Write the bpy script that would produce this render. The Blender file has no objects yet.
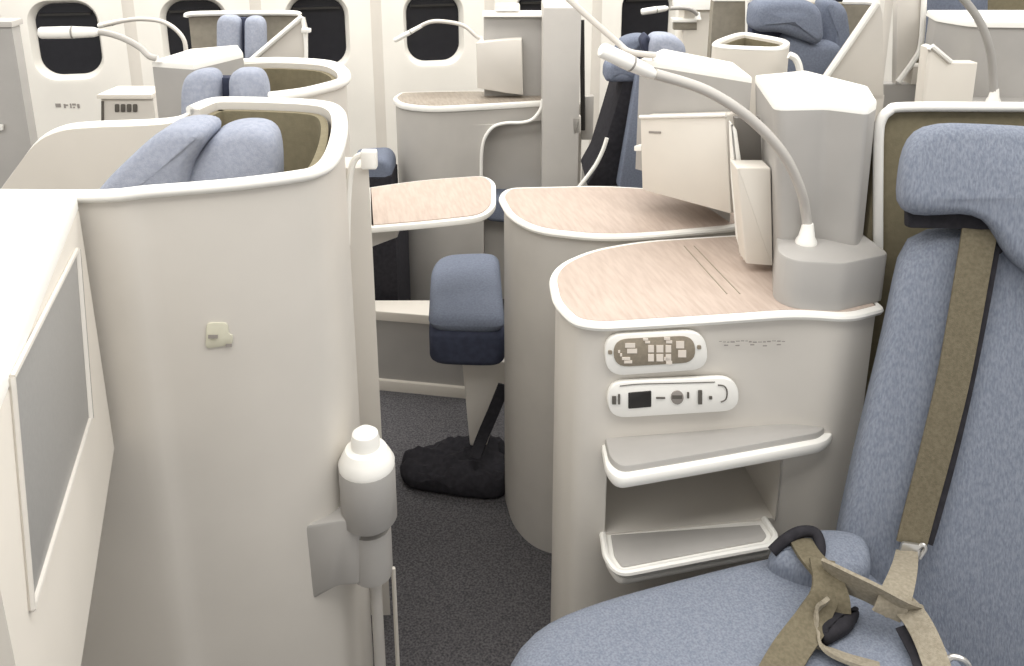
import bpy, bmesh, math, random
from mathutils import Vector, Matrix
random.seed(4)

# ------------------------------------------------------------------ camera frame
H, PITCH, F, CX, CY = 1.45, math.radians(16), 850.0, 512.0, 144.0
YAW = math.radians(12)
cp, sp = math.cos(PITCH), math.sin(PITCH)
cyw, syw = math.cos(YAW), math.sin(YAW)
scene = bpy.context.scene
col = scene.collection

def ray(px, py):
    v = py - CY
    return Vector((px - CX, F*cp - v*sp, -(F*sp + v*cp)))
EYE = Vector((0, 0, H))
def pz(px, py, z):                      # point of the photo at height z   (u right, d ahead, z up)
    r = ray(px, py); return EYE + r*((z - H)/r.z)
def pd(px, py, d):                      # point of the photo on an upright plane d metres ahead
    r = ray(px, py); return EYE + r*(d/r.y)
def pv(px, py, A, B):                   # on the upright plane through A and B
    n = Vector((B[1]-A[1], -(B[0]-A[0]), 0)); r = ray(px, py)
    return EYE + r*((Vector((A[0], A[1], 0)) - EYE).dot(n)/r.dot(n))
def pn(px, py, P, n):                   # on the plane through P with normal n
    r = ray(px, py); return EYE + r*((P-EYE).dot(n)/r.dot(n))
def world(p):
    return Vector((p[0]*cyw + p[1]*syw, -p[0]*syw + p[1]*cyw, p[2]))
def local(w):
    return Vector((w[0]*cyw - w[1]*syw, w[0]*syw + w[1]*cyw, w[2]))

# ------------------------------------------------------------------ objects
ORG = {}
GROUPS = {'aircraft_seat': 'aircraft seats', 'suite_shell': 'shells around the seats', 'console_tower': 'towers on the consoles', 'side_console': 'wood-topped consoles', 'reading_lamp': 'reading lamps', 'side_cabinet': 'cabinets by the windows', 'partition': 'grey partitions'}
def thing(name, label, cat, at, group=None):
    o = bpy.data.objects.new(name, None); col.objects.link(o)
    o.empty_display_size = .05
    w = world(at); o.location = w; ORG[o.name] = w
    o['label'] = label; o['category'] = cat
    g = group or GROUPS.get(name)
    if g: o['group'] = g
    return o

class MB:
    def __init__(s): s.v, s.f = [], []
    def add(s, vs, fs):
        b = len(s.v); s.v += [Vector(v) for v in vs]; s.f += [[i+b for i in f] for f in fs]
        return s
    def build(s, name, mat, parent=None, label=None, sharp=38, world_in=False):
        pts = s.v if world_in else [world(v) for v in s.v]
        if parent is not None: org = ORG[parent.name]
        else:
            lo = Vector((min(p.x for p in pts), min(p.y for p in pts), min(p.z for p in pts)))
            hi = Vector((max(p.x for p in pts), max(p.y for p in pts), max(p.z for p in pts)))
            org = Vector(((lo.x+hi.x)/2, (lo.y+hi.y)/2, lo.z))
        me = bpy.data.meshes.new(name)
        me.from_pydata([p-org for p in pts], [], s.f)
        bm = bmesh.new(); bm.from_mesh(me)
        bmesh.ops.recalc_face_normals(bm, faces=bm.faces); bm.to_mesh(me); bm.free()
        for p in me.polygons: p.use_smooth = True
        me.set_sharp_from_angle(angle=math.radians(sharp))
        me.materials.append(mat)
        o = bpy.data.objects.new(name, me); col.objects.link(o)
        ORG[o.name] = org
        if parent is not None: o.parent = parent
        else: o.location = org
        if label: o['label'] = label
        return o
def tag(o, label, cat, group=None):
    o['label'] = label; o['category'] = cat
    if group: o['group'] = group
    return o
def struct(o):
    o['kind'] = 'structure'; return o

# ------------------------------------------------------------------ shape helpers
def crm(pts, n=5, closed=False):
    pts = [Vector(p) for p in pts]; N = len(pts); out = []
    for i in range(N if closed else N-1):
        g = (lambda k: pts[k % N]) if closed else (lambda k: pts[max(0, min(N-1, k))])
        p0, p1, p2, p3 = g(i-1), g(i), g(i+1), g(i+2)
        for k in range(n):
            t = k/n
            out.append(.5*((2*p1) + (p2-p0)*t + (2*p0-5*p1+4*p2-p3)*t*t + (3*p1-p0-3*p2+p3)*t**3))
    if not closed: out.append(pts[-1])
    return out
def rc(pts, r, n=5):                    # round the corners of a closed outline; r one number or one per corner
    pts = [Vector(p) for p in pts]; N = len(pts); out = []
    rr = r if isinstance(r, (list, tuple)) else [r]*N
    for i in range(N):
        a, b, c = pts[i-1], pts[i], pts[(i+1) % N]
        R = min(rr[i], (a-b).length*.49, (c-b).length*.49)
        if R <= 1e-6: out.append(b); continue
        s, e = b+(a-b).normalized()*R, b+(c-b).normalized()*R
        for k in range(n+1):
            t = k/n; out.append(s*(1-t)**2 + b*2*t*(1-t) + e*t*t)
    return out
def dens(pts, step, closed=True):
    out = []; N = len(pts)
    for i in range(N if closed else N-1):
        a, b = Vector(pts[i]), Vector(pts[(i+1) % N]); k = max(1, int((b-a).length/step))
        out += [a.lerp(b, j/k) for j in range(k)]
    if not closed: out.append(Vector(pts[-1]))
    return out
def newell(p):
    n = Vector((0, 0, 0)); N = len(p)
    for i in range(N):
        a, b = p[i], p[(i+1) % N]
        n += Vector(((a.y-b.y)*(a.z+b.z), (a.z-b.z)*(a.x+b.x), (a.x-b.x)*(a.y+b.y)))
    return n.normalized()
def inset(p, d, n=None):                # move a planar outline inwards by d
    if abs(d) < 1e-7: return [q.copy() for q in p]
    n = n or newell(p); N = len(p); out = []
    for i in range(N):
        a, b, c = p[i-1], p[i], p[(i+1) % N]
        e1, e2 = (b-a), (c-b)
        if e1.length < 1e-7: e1 = e2
        if e2.length < 1e-7: e2 = e1
        n1, n2 = n.cross(e1.normalized()), n.cross(e2.normalized())
        m = n1+n2
        if m.length < 1e-5: m = n1
        m.normalize()
        out.append(b + m*(d/max(.45, m.dot(n1))))
    return out
def rings(m, rs, cap0=True, cap1=True):
    N = len(rs[0]); vs = [v for r in rs for v in r]; fs = []
    for k in range(len(rs)-1):
        for i in range(N):
            j = (i+1) % N
            fs.append([k*N+i, k*N+j, (k+1)*N+j, (k+1)*N+i])
    if cap0: fs.append(list(range(N)))
    if cap1: fs.append(list(range((len(rs)-1)*N, len(rs)*N)))
    return m.add(vs, fs)
def prism(m, fp, z0, z1, b=.004, b0=0):
    """upright block over a footprint with softly rounded top (b) and bottom (b0) edges"""
    fp = [Vector((p[0], p[1], 0)) for p in fp]
    if newell(fp).z < 0: fp.reverse()
    up = Vector((0, 0, 1)); rs = []
    prof = []
    if b0: prof += [(b0, 0), (b0*.3, b0*.3), (0, b0)]
    else: prof += [(0, 0)]
    h = z1-z0
    if b: prof += [(0, h-b), (b*.3, h-b*.3), (b, h)]
    else: prof += [(0, h)]
    for i, z in prof:
        rs.append([q + up*(z0+z) for q in inset(fp, i, up)])
    return rings(m, rs)
def slab(m, pts, vec, b=.002):          # any planar outline with a thickness, edges eased
    pts = [Vector(p) for p in pts]; vec = Vector(vec)
    n = newell(pts); L = vec.length; d = vec/L
    b = min(b, L*.4)
    prof = [(b, 0), (b*.3, b*.3), (0, b), (0, L-b), (b*.3, L-b*.3), (b, L)] if b else [(0, 0), (0, L)]
    return rings(m, [[q + d*t for q in inset(pts, i, n)] for i, t in prof])
def ease(p, k=1):
    for _ in range(k):
        N = len(p); p = [p[i]*.5 + (p[i-1]+p[(i+1) % N])*.25 for i in range(N)]
    return p
def pillow(m, pts, vec, r, bulge=.0, n=6):
    """padded cushion: outline pts is the front, vec points to its back"""
    pts = [Vector(p) for p in pts]; vec = Vector(vec); L = vec.length; d = vec/L; nn = newell(pts)
    r = min(r, L*.5)
    per = sum((pts[i]-pts[i-1]).length for i in range(len(pts)))
    N = 72; step = per/N; out = []; acc = 0.0     # even spacing round the outline
    for i in range(len(pts)):
        a, b = pts[i-1], pts[i]; l = (b-a).length
        while acc < l - 1e-9 and len(out) < N:
            out.append(a.lerp(b, acc/l)); acc += step
        acc -= l
    pts = ease(out, 1)
    c = sum(pts, Vector())/len(pts)
    lad = [pts]; prev = 0                          # ladder of ever smaller outlines
    for k in range(1, n+1):
        ins = r*(1-math.cos(k/n*math.pi/2))
        sub = max(1, int((ins-prev)/.0025)); q = lad[-1]
        for _ in range(sub): q = ease(inset(q, (ins-prev)/sub, nn), 1)
        lad.append(q); prev = ins
    rs = []
    fr = lad[-1]
    for s in (.1, .3, .5, .68, .84):
        rs.append([c + (q-c)*s - d*bulge*(1-s*s) for q in fr])
    for k in range(n, -1, -1):
        rs.append([q + d*(r-r*math.sin(k/n*math.pi/2)) for q in lad[k]])
    for k in range(n+1):
        rs.append([q + d*(L-r+r*math.sin(k/n*math.pi/2)) for q in lad[k]])
    return rings(m, rs)
def tube(m, path, r, n=10, closed=False, caps=True):
    path = [Vector(p) for p in path]; N = len(path)
    rr = r if isinstance(r, (list, tuple)) else [r]*N
    ups = None; rs = []
    for i in range(N):
        if closed: t = path[(i+1) % N]-path[i-1]
        else: t = path[min(N-1, i+1)]-path[max(0, i-1)]
        t.normalize()
        if ups is None:
            ups = t.orthogonal().normalized()
        ups = (ups - t*ups.dot(t)); ups.normalize()
        s = t.cross(ups)
        rs.append([path[i] + (ups*math.cos(a)+s*math.sin(a))*rr[i] for a in [2*math.pi*k/n for k in range(n)]])
    if closed:
        rings(m, rs+[rs[0]], False, False)
    else: rings(m, rs, caps, caps)
    return m
def ribbon(m, path, w, sides, t=.003, n=6):
    path = crm(path, n); N = len(path)
    S = crm([Vector(s) for s in sides], n) if isinstance(sides, list) else [Vector(sides)]*N
    S = [S[min(len(S)-1, int(round(i*(len(S)-1)/(N-1))))] for i in range(N)]
    rs = []
    for i in range(N):
        tg = (path[min(N-1, i+1)]-path[max(0, i-1)]).normalized()
        s = S[i] - tg*S[i].dot(tg); s.normalize(); nn = tg.cross(s)
        ww = w[0]+(w[1]-w[0])*i/(N-1) if isinstance(w, tuple) else w
        q = []
        for a, b in ((-1, -1), (-.6, -1.15), (0, -1.2), (.6, -1.15), (1, -1), (1, 1), (.6, 1.15), (0, 1.2), (-.6, 1.15), (-1, 1)):
            q.append(path[i] + s*(a*ww/2) + nn*(b*t/2))
        rs.append(q)
    return rings(m, rs)
def wallstrip(m, top, zb, th, side=1):
    """upright curved panel: top = points of its outer top edge, zb = bottom height, th = thickness to its side"""
    top = [Vector(p) for p in top]; N = len(top); rs = []
    for i in range(N):
        t = top[min(N-1, i+1)]-top[max(0, i-1)]; t.z = 0; t.normalize()
        n = Vector((-t.y, t.x, 0))*side
        a = top[i]; b = a+n*th; z = zb[i] if isinstance(zb, list) else zb
        rs.append([a, b, Vector((b.x, b.y, z)), Vector((a.x, a.y, z))])
    return rings(m, rs)
def lathe(m, c, prof, n=24):
    c = Vector(c)
    return rings(m, [[c+Vector((r*math.cos(2*math.pi*k/n), r*math.sin(2*math.pi*k/n), z)) for k in range(n)] for r, z in prof])
def gap(a, b, k): return Vector(a).lerp(Vector(b), k)

# ------------------------------------------------------------------ materials
def lin(c):
    return tuple((x/12.92 if x <= .04045 else ((x+.055)/1.055)**2.4) for x in [v/255 for v in c])+(1,)
def mat(name, rgb, rough=.5, noise=0, nscale=40, spec=.4, bump=0, bscale=300, rgb2=None, metal=0, stretch=None):
    m = bpy.data.materials.new(name); m.use_nodes = True
    nt = m.node_tree; b = nt.nodes['Principled BSDF']
    b.inputs['Roughness'].default_value = rough; b.inputs['Specular IOR Level'].default_value = spec
    b.inputs['Metallic'].default_value = metal
    c = lin(rgb); b.inputs['Base Color'].default_value = c
    tc = nt.nodes.new('ShaderNodeTexCoord'); mp = nt.nodes.new('ShaderNodeMapping')
    nt.links.new(tc.outputs['Object'], mp.inputs['Vector'])
    mp.inputs['Rotation'].default_value = (0, 0, YAW)
    if stretch: mp.inputs['Scale'].default_value = stretch
    if noise or rgb2:
        tx = nt.nodes.new('ShaderNodeTexNoise'); tx.inputs['Scale'].default_value = nscale
        tx.inputs['Detail'].default_value = 4
        nt.links.new(mp.outputs['Vector'], tx.inputs['Vector'])
        rp = nt.nodes.new('ShaderNodeValToRGB')
        c2 = lin(rgb2) if rgb2 else tuple(min(1, x*(1+noise)) for x in c[:3])+(1,)
        c1 = c if rgb2 else tuple(x*(1-noise) for x in c[:3])+(1,)
        rp.color_ramp.elements[0].position = .35; rp.color_ramp.elements[1].position = .65
        rp.color_ramp.elements[0].color = c1; rp.color_ramp.elements[1].color = c2
        nt.links.new(tx.outputs['Fac'], rp.inputs['Fac']); nt.links.new(rp.outputs['Color'], b.inputs['Base Color'])
    if bump:
        t2 = nt.nodes.new('ShaderNodeTexNoise'); t2.inputs['Scale'].default_value = bscale
        nt.links.new(mp.outputs['Vector'], t2.inputs['Vector'])
        bp = nt.nodes.new('ShaderNodeBump'); bp.inputs['Strength'].default_value = bump; bp.inputs['Distance'].default_value = .002
        nt.links.new(t2.outputs['Fac'], bp.inputs['Height']); nt.links.new(bp.outputs['Normal'], b.inputs['Normal'])
    return m
CREAM = mat('cream_plastic', (212, 207, 199), .45, .025, 6)
CREAM2 = mat('warm_cream_plastic', (220, 214, 204), .45, .025, 6)
GREY = mat('grey_plastic', (190, 186, 180), .45, .03, 9)
MGREY = mat('mid_grey_plastic', (172, 169, 165), .42, .04, 9)
DGREY = mat('deep_grey_plastic', (150, 147, 142), .5, .03, 9)  # darker grey plastic for seat bases and lamp rings
WHITE = mat('white_trim', (244, 242, 236), .35)
WALLM = mat('sidewall_laminate', (242, 238, 229), .55, .02, 5)
BLUE = mat('blue_weave', (114, 121, 135), .9, 0, 330, .15, .5, 500, (135, 141, 153), stretch=(1, 1, .2))
BLUE2 = mat('slate_blue_weave', (110, 117, 133), .9, 0, 200, .15, .4, 600, (122, 129, 144))
PBLUE = mat('pale_blue_weave', (152, 158, 173), .9, 0, 150, .15, .4, 600, (164, 169, 183))
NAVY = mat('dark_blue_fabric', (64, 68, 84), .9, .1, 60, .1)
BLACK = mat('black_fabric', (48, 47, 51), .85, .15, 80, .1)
OLIVE = mat('olive_lining', (128, 120, 98), .85, .06, 80, .15, .3, 500)
OLIVE2 = mat('grey_lining', (140, 134, 122), .85, .06, 60, .15)
WOOD = mat('pale_pink_wood', (190, 174, 162), .5, 0, 14, .25, 0, 300, (178, 161, 149), stretch=(9, 1.3, 1))
DWOOD = mat('brown_grey_laminate', (158, 148, 136), .4, 0, 14, .35, 0, 300, (140, 130, 118), stretch=(9, 1.3, 1))
CARPET = mat('charcoal_carpet', (72, 71, 74), .95, 0, 220, .05, .8, 500, (108, 106, 108))
BELT = mat('olive_webbing', (118, 110, 92), .8, 0, 200, .15, .5, 700, (104, 97, 80))
BELT2 = mat('pale_webbing', (156, 148, 132), .8, 0, 200, .15, .5, 700, (140, 132, 116))
STEEL = mat('brushed_metal', (190, 188, 184), .3, .04, 60, .5, metal=.8)
SCREEN = mat('screen_off', (150, 149, 147), .35, .03, 200, .4)
PANE = mat('night_glass', (36, 36, 40), .25, .06, 30, .3)
SOCKET = mat('black_plastic', (44, 42, 40), .4)
GAP_SHADE = mat('gap_shade_grey', (104, 100, 95), .6, .03, 20)  # dark tone for the shade in the gap above the pocket
BROWN = mat('taupe_keypad', (146, 136, 120), .5, .08, 200)
MARK = mat('grey_print', (150, 144, 138), .6)
DMARK = mat('dark_print', (96, 92, 86), .6)
STICK = mat('pale_green_sticker', (206, 203, 184), .6, .03, 60)
KEYM = mat('keypad_icons', (232, 222, 210), .5)

# ------------------------------------------------------------------ setting
WY = 3.85
def onwall(px, py):
    r = world(ray(px, py)); return world(EYE)+r*((WY)/r.y)
m = MB(); m.add([(-4, -1.2, -.06), (6, -1.2, -.06), (6, WY+.2, -.06), (-4, WY+.2, -.06), (-4, -1.2, 0), (6, -1.2, 0), (6, WY+.2, 0), (-4, WY+.2, 0)],
      [[0, 1, 2, 3], [4, 5, 6, 7], [0, 1, 5, 4], [1, 2, 6, 5], [2, 3, 7, 6], [3, 0, 4, 7]])
struct(m.build('floor', CARPET, world_in=True))
m = MB(); m.add([(-4, -1.2, 2.3), (6, -1.2, 2.3), (6, WY+.2, 2.3), (-4, WY+.2, 2.3), (-4, -1.2, 2.36), (6, -1.2, 2.36), (6, WY+.2, 2.36), (-4, WY+.2, 2.36)],
      [[0, 1, 2, 3], [4, 5, 6, 7], [0, 1, 5, 4], [1, 2, 6, 5], [2, 3, 7, 6], [3, 0, 4, 7]])
struct(m.build('ceiling', WHITE, world_in=True))
xa, xb = onwall(66, 40).x, onwall(434, 30).x
pitch = (xb-xa)/3
zc = .5*(onwall(318, 69).z+onwall(318, -4).z); wh = .5*(onwall(318, -4).z-onwall(318, 69).z)
ww = pitch*.255
print('PITCH', pitch, 'zc', zc, 'wh', wh, 'ww', ww)
def rrect(cx, cz, hw, hh, r, n=8):
    out = []
    for (sx, sz, a0) in ((1, 1, 0), (-1, 1, 90), (-1, -1, 180), (1, -1, 270)):
        for k in range(n+1):
            a = math.radians(a0+90*k/n)
            out.append((cx+sx*(hw-r)+r*math.cos(a), cz+sz*(hh-r)+r*math.sin(a)))
    return out
wall = MB()
Z0, Z1 = 0.0, 2.3
widx = range(-6, 14)
for k in widx:
    cx = xa+pitch*k
    hole = rrect(cx, zc, ww, wh, .085)
    N = len(hole); outer = []
    hw = pitch/2
    for (x, z) in hole:
        dx, dz = x-cx, z-zc
        s = min(hw/abs(dx) if abs(dx) > 1e-6 else 9, (.5)/abs(dz) if abs(dz) > 1e-6 else 9)
        outer.append((cx+dx*s, zc+dz*s))
    # snap the corners of the cell
    for sx, sz in ((1, 1), (-1, 1), (-1, -1), (1, -1)):
        i = min(range(N), key=lambda q: (outer[q][0]-cx-sx*hw)**2+(outer[q][1]-zc-sz*.5)**2)
        outer[i] = (cx+sx*hw, zc+sz*.5)
    def ring2(pts, y): return [Vector((x, y, z)) for x, z in pts]
    big = rrect(cx, zc, ww+.03, wh+.03, .11)
    rs = [ring2(outer, WY), ring2(big, WY), ring2(rrect(cx, zc, ww+.018, wh+.018, .10), WY-.002), ring2(rrect(cx, zc, ww+.006, wh+.006, .09), WY-.001), ring2(hole, WY+.01), ring2(rrect(cx, zc, ww-.012, wh-.012, .08), WY+.05)]
    rings(wall, rs, False, False)
    for za, zb in ((Z0, zc-.5), (zc+.5, Z1)):
        wall.add([(cx-hw, WY, za), (cx+hw, WY, za), (cx+hw, WY, zb), (cx-hw, WY, zb)], [[0, 1, 2, 3]])
x0, x1 = xa+pitch*(-6.5), xa+pitch*13.5
wall.add([(x0, WY+.14, Z0), (x1, WY+.14, Z0), (x1, WY+.14, Z1), (x0, WY+.14, Z1)], [[0, 1, 2, 3]])
wo = wall.build('wall_far', WALLM, world_in=True); struct(wo)
for k in widx:
    if k < -3 or k > 10: continue
    cx = xa+pitch*k
    m = MB(); rings(m, [[Vector((x, y, z)) for x, z in rrect(cx, zc, ww-.012, wh-.012, .08)] for y in (WY+.045, WY+.055)])
    w = struct(m.build('window_%d' % (k+4), PANE, world_in=True))
    # pulled shade edge across the top of the pane
    m = MB(); hw = ww-.03
    m.add([(cx-hw, WY+.03, zc+wh*.62), (cx+hw, WY+.03, zc+wh*.62), (cx+hw, WY+.044, zc+wh*.62), (cx-hw, WY+.044, zc+wh*.62),
           (cx-hw, WY+.03, zc+wh*.68), (cx+hw, WY+.03, zc+wh*.68), (cx+hw, WY+.044, zc+wh*.68), (cx-hw, WY+.044, zc+wh*.68)],
          [[0, 1, 2, 3], [4, 5, 6, 7], [0, 1, 5, 4], [1, 2, 6, 5], [2, 3, 7, 6], [3, 0, 4, 7]])
    m.build('shade_edge', SOCKET, w, world_in=True)
for n_, k in enumerate(range(-4, 11)):      # panel joints between the windows
    cx = xa+pitch*(k+.5)
    m = MB(); hw = .012
    rings(m, [[Vector((cx+a, WY+b, z)) for a, b in ((-hw*2, 0), (-hw, -.0035), (hw, -.0035), (hw*2, 0))] for z in (0.0, 2.3)])
    struct(m.build('trim_%d' % (n_+1), CREAM2, world_in=True))
# seat-row marks under the window
def marks(m, a, b, h, spec, off):
    """small printed strokes along a line a->b; spec = list of (t0,t1,v0,v1)"""
    a, b, off = Vector(a), Vector(b), Vector(off)
    up = Vector((0, 0, 1))
    for t0, t1, v0, v1 in spec:
        q = [a.lerp(b, t0)+up*h*v0, a.lerp(b, t1)+up*h*v0, a.lerp(b, t1)+up*h*v1, a.lerp(b, t0)+up*h*v1]
        slab(m, q, off, 0)
    return m
A, B = local(onwall(56, 108)), local(onwall(80, 108))
m = marks(MB(), A, B, .02, [(0, .22, .2, 1), (.34, .42, 0, .9), (.42, .52, .5, .8), (.6, .66, 0, 1), (.7, .85, .6, 1), (.72, .8, 0, .3), (.9, 1, 0, .9)], local((0, -.002, 0)))
tag(m.build('seat_marks', MARK), 'small faint grey marks on the cream wall below the leftmost window', 'sign')

# ------------------------------------------------------------------ near left suite
zR = 1.10
t = thing('suite_shell', 'large cream curved seat shell with white rim in the left foreground', 'seat shell', pz(215, 190, zR)*1-Vector((0, 0, zR)))
P1s = pz(77, 198, zR)
front = [P1s+Vector((-.7, .035, 0)), P1s+Vector((-.3, .022, 0)), P1s+Vector((0, .012, 0)), pz(150, 190, zR), pz(230, 183.5, zR), pz(290, 176, zR), pz(318, 170, zR), pz(334, 158, zR), pz(342, 135, zR), pz(342, 116, zR)]
back = [pz(334, 107, zR), pz(315, 103, zR), pz(280, 101, zR), pz(240, 100, zR), pz(212, 101, zR), pz(190, 109, zR)]
path = crm(front+back, 5)
m = wallstrip(MB(), path, .0, .018, 1)
m.build('outer_wall', CREAM, t)
m = MB(); tube(m, [p+Vector((0, 0, -.002)) for p in path], .0085, 10); m.build('rim', WHITE, t, 'white rim')
lin_path = [p for p in path]
i0 = 32
ins = []
for i, p in enumerate(lin_path):
    tg = lin_path[min(len(lin_path)-1, i+1)]-lin_path[max(0, i-1)]; tg.z = 0; tg.normalize()
    ins.append(p+Vector((-tg.y, tg.x, 0))*.024-Vector((0, 0, .012)))
m = wallstrip(MB(), ins[i0:], .55, .012, 1); m.build('lining', OLIVE, t, 'olive inner lining')
# sloping far wing of the shell
wing = crm([pd(196, 112, 1.50), pd(180, 120, 1.51), pd(150, 123, 1.52), pd(98, 125, 1.53), pd(66, 129, 1.54), pd(42, 142, 1.55), pd(20, 170, 1.56), pd(-4, 203, 1.57), pd(-30, 240, 1.58)], 4)
m = wallstrip(MB(), wing, .3, .02, 1); m.build('side_wing', CREAM2, t)
m = tube(MB(), wing, .008, 8); m.build('wing_rim', WHITE, t, 'white rim')
# sticker
A, B = Vector(front[1]), Vector(front[4])
fa = pv(150, 330, front[1], front[3]); fb = pv(230, 330, front[1], front[3])
def onf(px, py, off=.004):
    # on the shell's front between the two nearest path points
    best = None
    for i in range(len(path)-1):
        a, b = path[i], path[i+1]
        q = pv(px, py, a, b)
        dd = (Vector((b.x, b.y))-Vector((a.x, a.y)))
        s = (Vector((q.x, q.y))-Vector((a.x, a.y))).dot(dd)/dd.length_squared
        if -.01 <= s <= 1.01:
            n = Vector((dd.y, -dd.x, 0)).normalized()
            return q+n*off
    return q
stk = rc([onf(x, y, .0004) for x, y in ((207, 322), (228, 322), (229, 333), (233, 334), (233, 344), (206, 348))], .006, 3)
m = slab(MB(), stk, (0, -.002, 0), .0004); so = m.build('sticker', STICK, t, 'pale green sticker')
for (x0_, y0_, x1_, y1_) in ((208.5, 333.5, 218, 337), (226, 342.5, 232, 345.5)):
    m = slab(MB(), [onf(x0_, y1_, .0035), onf(x1_, y1_, .0035), onf(x1_, y0_, .0035), onf(x0_, y0_, .0035)], (0, -.0008, 0), 0)
    m.build('sticker_print', MARK, so)

# headrest pillows of that seat
ht = thing('aircraft_seat', 'pale blue two-cushion seat top rising behind the rim of the large cream shell at left', 'seat', pd(190, 180, 1.24)-Vector((0, 0, pd(190, 180, 1.24).z)))
o1 = rc([pd(x, y, 1.22) for x, y in ((70, 225), (100, 184), (140, 146), (160, 130), (188, 127), (206, 132), (203, 143), (188, 165), (178, 225))], .03, 4)
m = pillow(MB(), o1, Vector((.0, .10, 0)), .02, .004); m.build('headrest', PBLUE, ht)
o2 = rc([pd(x, y, 1.24) for x, y in ((168, 225), (180, 180), (196, 156), (216, 135), (237, 129), (262, 130), (274, 138), (278, 160), (279, 225))], .03, 4)
m = pillow(MB(), o2, Vector((-.012, .09, 0)), .02, .006); m.build('backrest', PBLUE, ht)
b0 = pd(190, 205, 1.30)
m = MB(); prism(m, [(b0.x-.14, b0.y-.06), (b0.x+.1, b0.y-.06), (b0.x+.1, b0.y+.06), (b0.x-.14, b0.y+.06)], 0, .93, .01); m.build('seat_base', DGREY, ht)

# monitor housing beside it
P1, P0 = pz(77, 199, zR), pz(6, 374, zR)
dirv = (P0-P1); dirv.z = 0
P0x = P1+dirv*1.25
zB = pd(100, 448, P1.y).z
t = thing('monitor_housing', 'cream wall cabinet with stowed screen and top whitened as if strongly lit at the left edge', 'cabinet', Vector((P1.x-.1, P1.y-.2, 0)))
fp = [P1, P0x, P0x+Vector((-.4, -.02, 0)), P1+Vector((-.45, .012, 0))]
m = prism(MB(), fp, zB, zR-.012, .004); m.build('body', CREAM2, t)
m = prism(MB(), [p for p in fp], zR-.012, zR+.004, .004); m.build('top', WHITE, t, 'white top')  # white here paints in the glare on top of the cream body
fp2 = [Vector((p.x, p.y, 0)) for p in fp]; fp2 = [fp2[0]+Vector((-.16, -.06, 0)), fp2[1]+Vector((-.16, 0, 0)), fp2[2], fp2[3]+Vector((0, -.06, 0))]
m = prism(MB(), fp2, .0, zB, .0); m.build('plinth', CREAM, t)
nrm = Vector((-dirv.y, dirv.x, 0)).normalized()
if nrm.x < 0: nrm = -nrm
sc = [pv(x, y, P1, P0)for x, y in ((75, 250), (88, 419), (29, 610), (9, 378))]
m = slab(MB(), [p+nrm*.0015 for p in sc], nrm*-.006, .0005); m.build('screen', SCREEN, t, 'grey switched-off screen')
m = MB()
for i in range(4):
    a, b = sc[i], sc[(i+1) % 4]
    tube(m, [a+nrm*.002, b+nrm*.002], .0028 if i != 0 else .0045, 6)
m.build('bezel', CREAM, t)
m = MB(); a, b = sc[0], sc[1]; tube(m, [a+nrm*.004, b+nrm*.004], .0022, 6); m.build('screen_seal', SOCKET, t, 'dark seal along screen edge')

# ------------------------------------------------------------------ post and pivot behind shell
t = thing('privacy_post', 'slim upright grey panel right behind the large cream shell', 'panel', pz(362, 600, 0))
pl = [pd(x, y, 1.46) for x, y in ((346, 158), (376, 150), (375.5, 300), (382, 596), (352, 596))]
q0, q1 = pd(334, 300, 1.46), pd(376, 300, 1.46)
m = MB(); prism(m, [(q0.x, 1.45), (q1.x, 1.45), (q1.x-.024, 1.52), (q0.x-.02, 1.52)], 0, pd(350, 166, 1.46).z, .004); m.build('panel', CREAM, t)
m = MB(); zt = pd(350, 166, 1.46).z
tube(m, crm([pd(368, 155, 1.45), pd(357, 157, 1.45), pd(351, 170, 1.45), pd(348, 200, 1.45), pd(347, 245, 1.45)], 4), .006, 8)
m.build('edge_trim', WHITE, t, 'white edge trim')
m = MB(); c = pd(370, 157, 1.46)
slab(m, rc([c+Vector(v) for v in ((-.014, 0, -.018), (.014, 0, -.018), (.014, 0, .016), (-.014, 0, .016))], .004, 3), (0, -.02, 0), .003); m.build('latch', WHITE, t, 'white latch')

dC = 1.06
c0 = pd(368, 560, dC)
def rad(px, py, d): return (pd(px+.5, py, d)-pd(px-.5, py, d)).length
z_ = lambda y: pd(368, y-9, dC+.03).z
R1 = 28.5*rad(368, 500, dC); R2 = 21*rad(368, 560, dC); R3 = 15*rad(368, 450, dC)
C = Vector((c0.x, dC+.03, 0))
t = thing('hinge_post', 'white-capped grey cylinder hinge bracketed to the cream shell at lower left centre', 'hinge', Vector((C.x, C.y, 0)))
m = lathe(MB(), C, [(R1*.9, z_(528)), (R1, z_(525)), (R1, z_(476)), (R1*.97, z_(473)), (R1*.6, z_(472))], 28); m.build('upper_cylinder', MGREY, t)
m = lathe(MB(), C, [(R2*.6, z_(586)), (R2*.95, z_(582)), (R2, z_(574)), (R2, z_(535))], 28); m.build('lower_collar', MGREY, t)
m = lathe(MB(), C, [(R1*.98, z_(475)), (R1*1.0, z_(470)), (R1*.86, z_(463)), (R1*.72, z_(457)), (R3*1.0, z_(455)), (R3*.98, z_(448)), (R3*.88, z_(442)), (R3*.5, z_(438)), (.001, z_(437))], 28); m.build('cap', WHITE, t, 'white stepped cap')
ba = [pd(x, y, dC+.0) for x, y in ((304, 526), (345, 520), (360, 530), (360, 585), (338, 586), (313, 600))]
ba = [Vector((p.x, dC-.0, p.z)) for p in ba]
m = slab(MB(), rc(ba, .008, 3), (0, .07, 0), .004); m.build('bracket', MGREY, t)
m = MB(); z2 = pd(368, 586, dC).z
tube(m, [Vector((C.x+.004, C.y, z2)), Vector((C.x+.004, C.y, 0))], .009, 10); m.build('rod', GREY, t)
m = MB(); tube(m, [Vector((C.x+.024, C.y+.05, z2-.04)), Vector((C.x+.024, C.y+.05, 0))], .0035, 8); m.build('guide_rail', CREAM2, t, 'thin pale rail')

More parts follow.
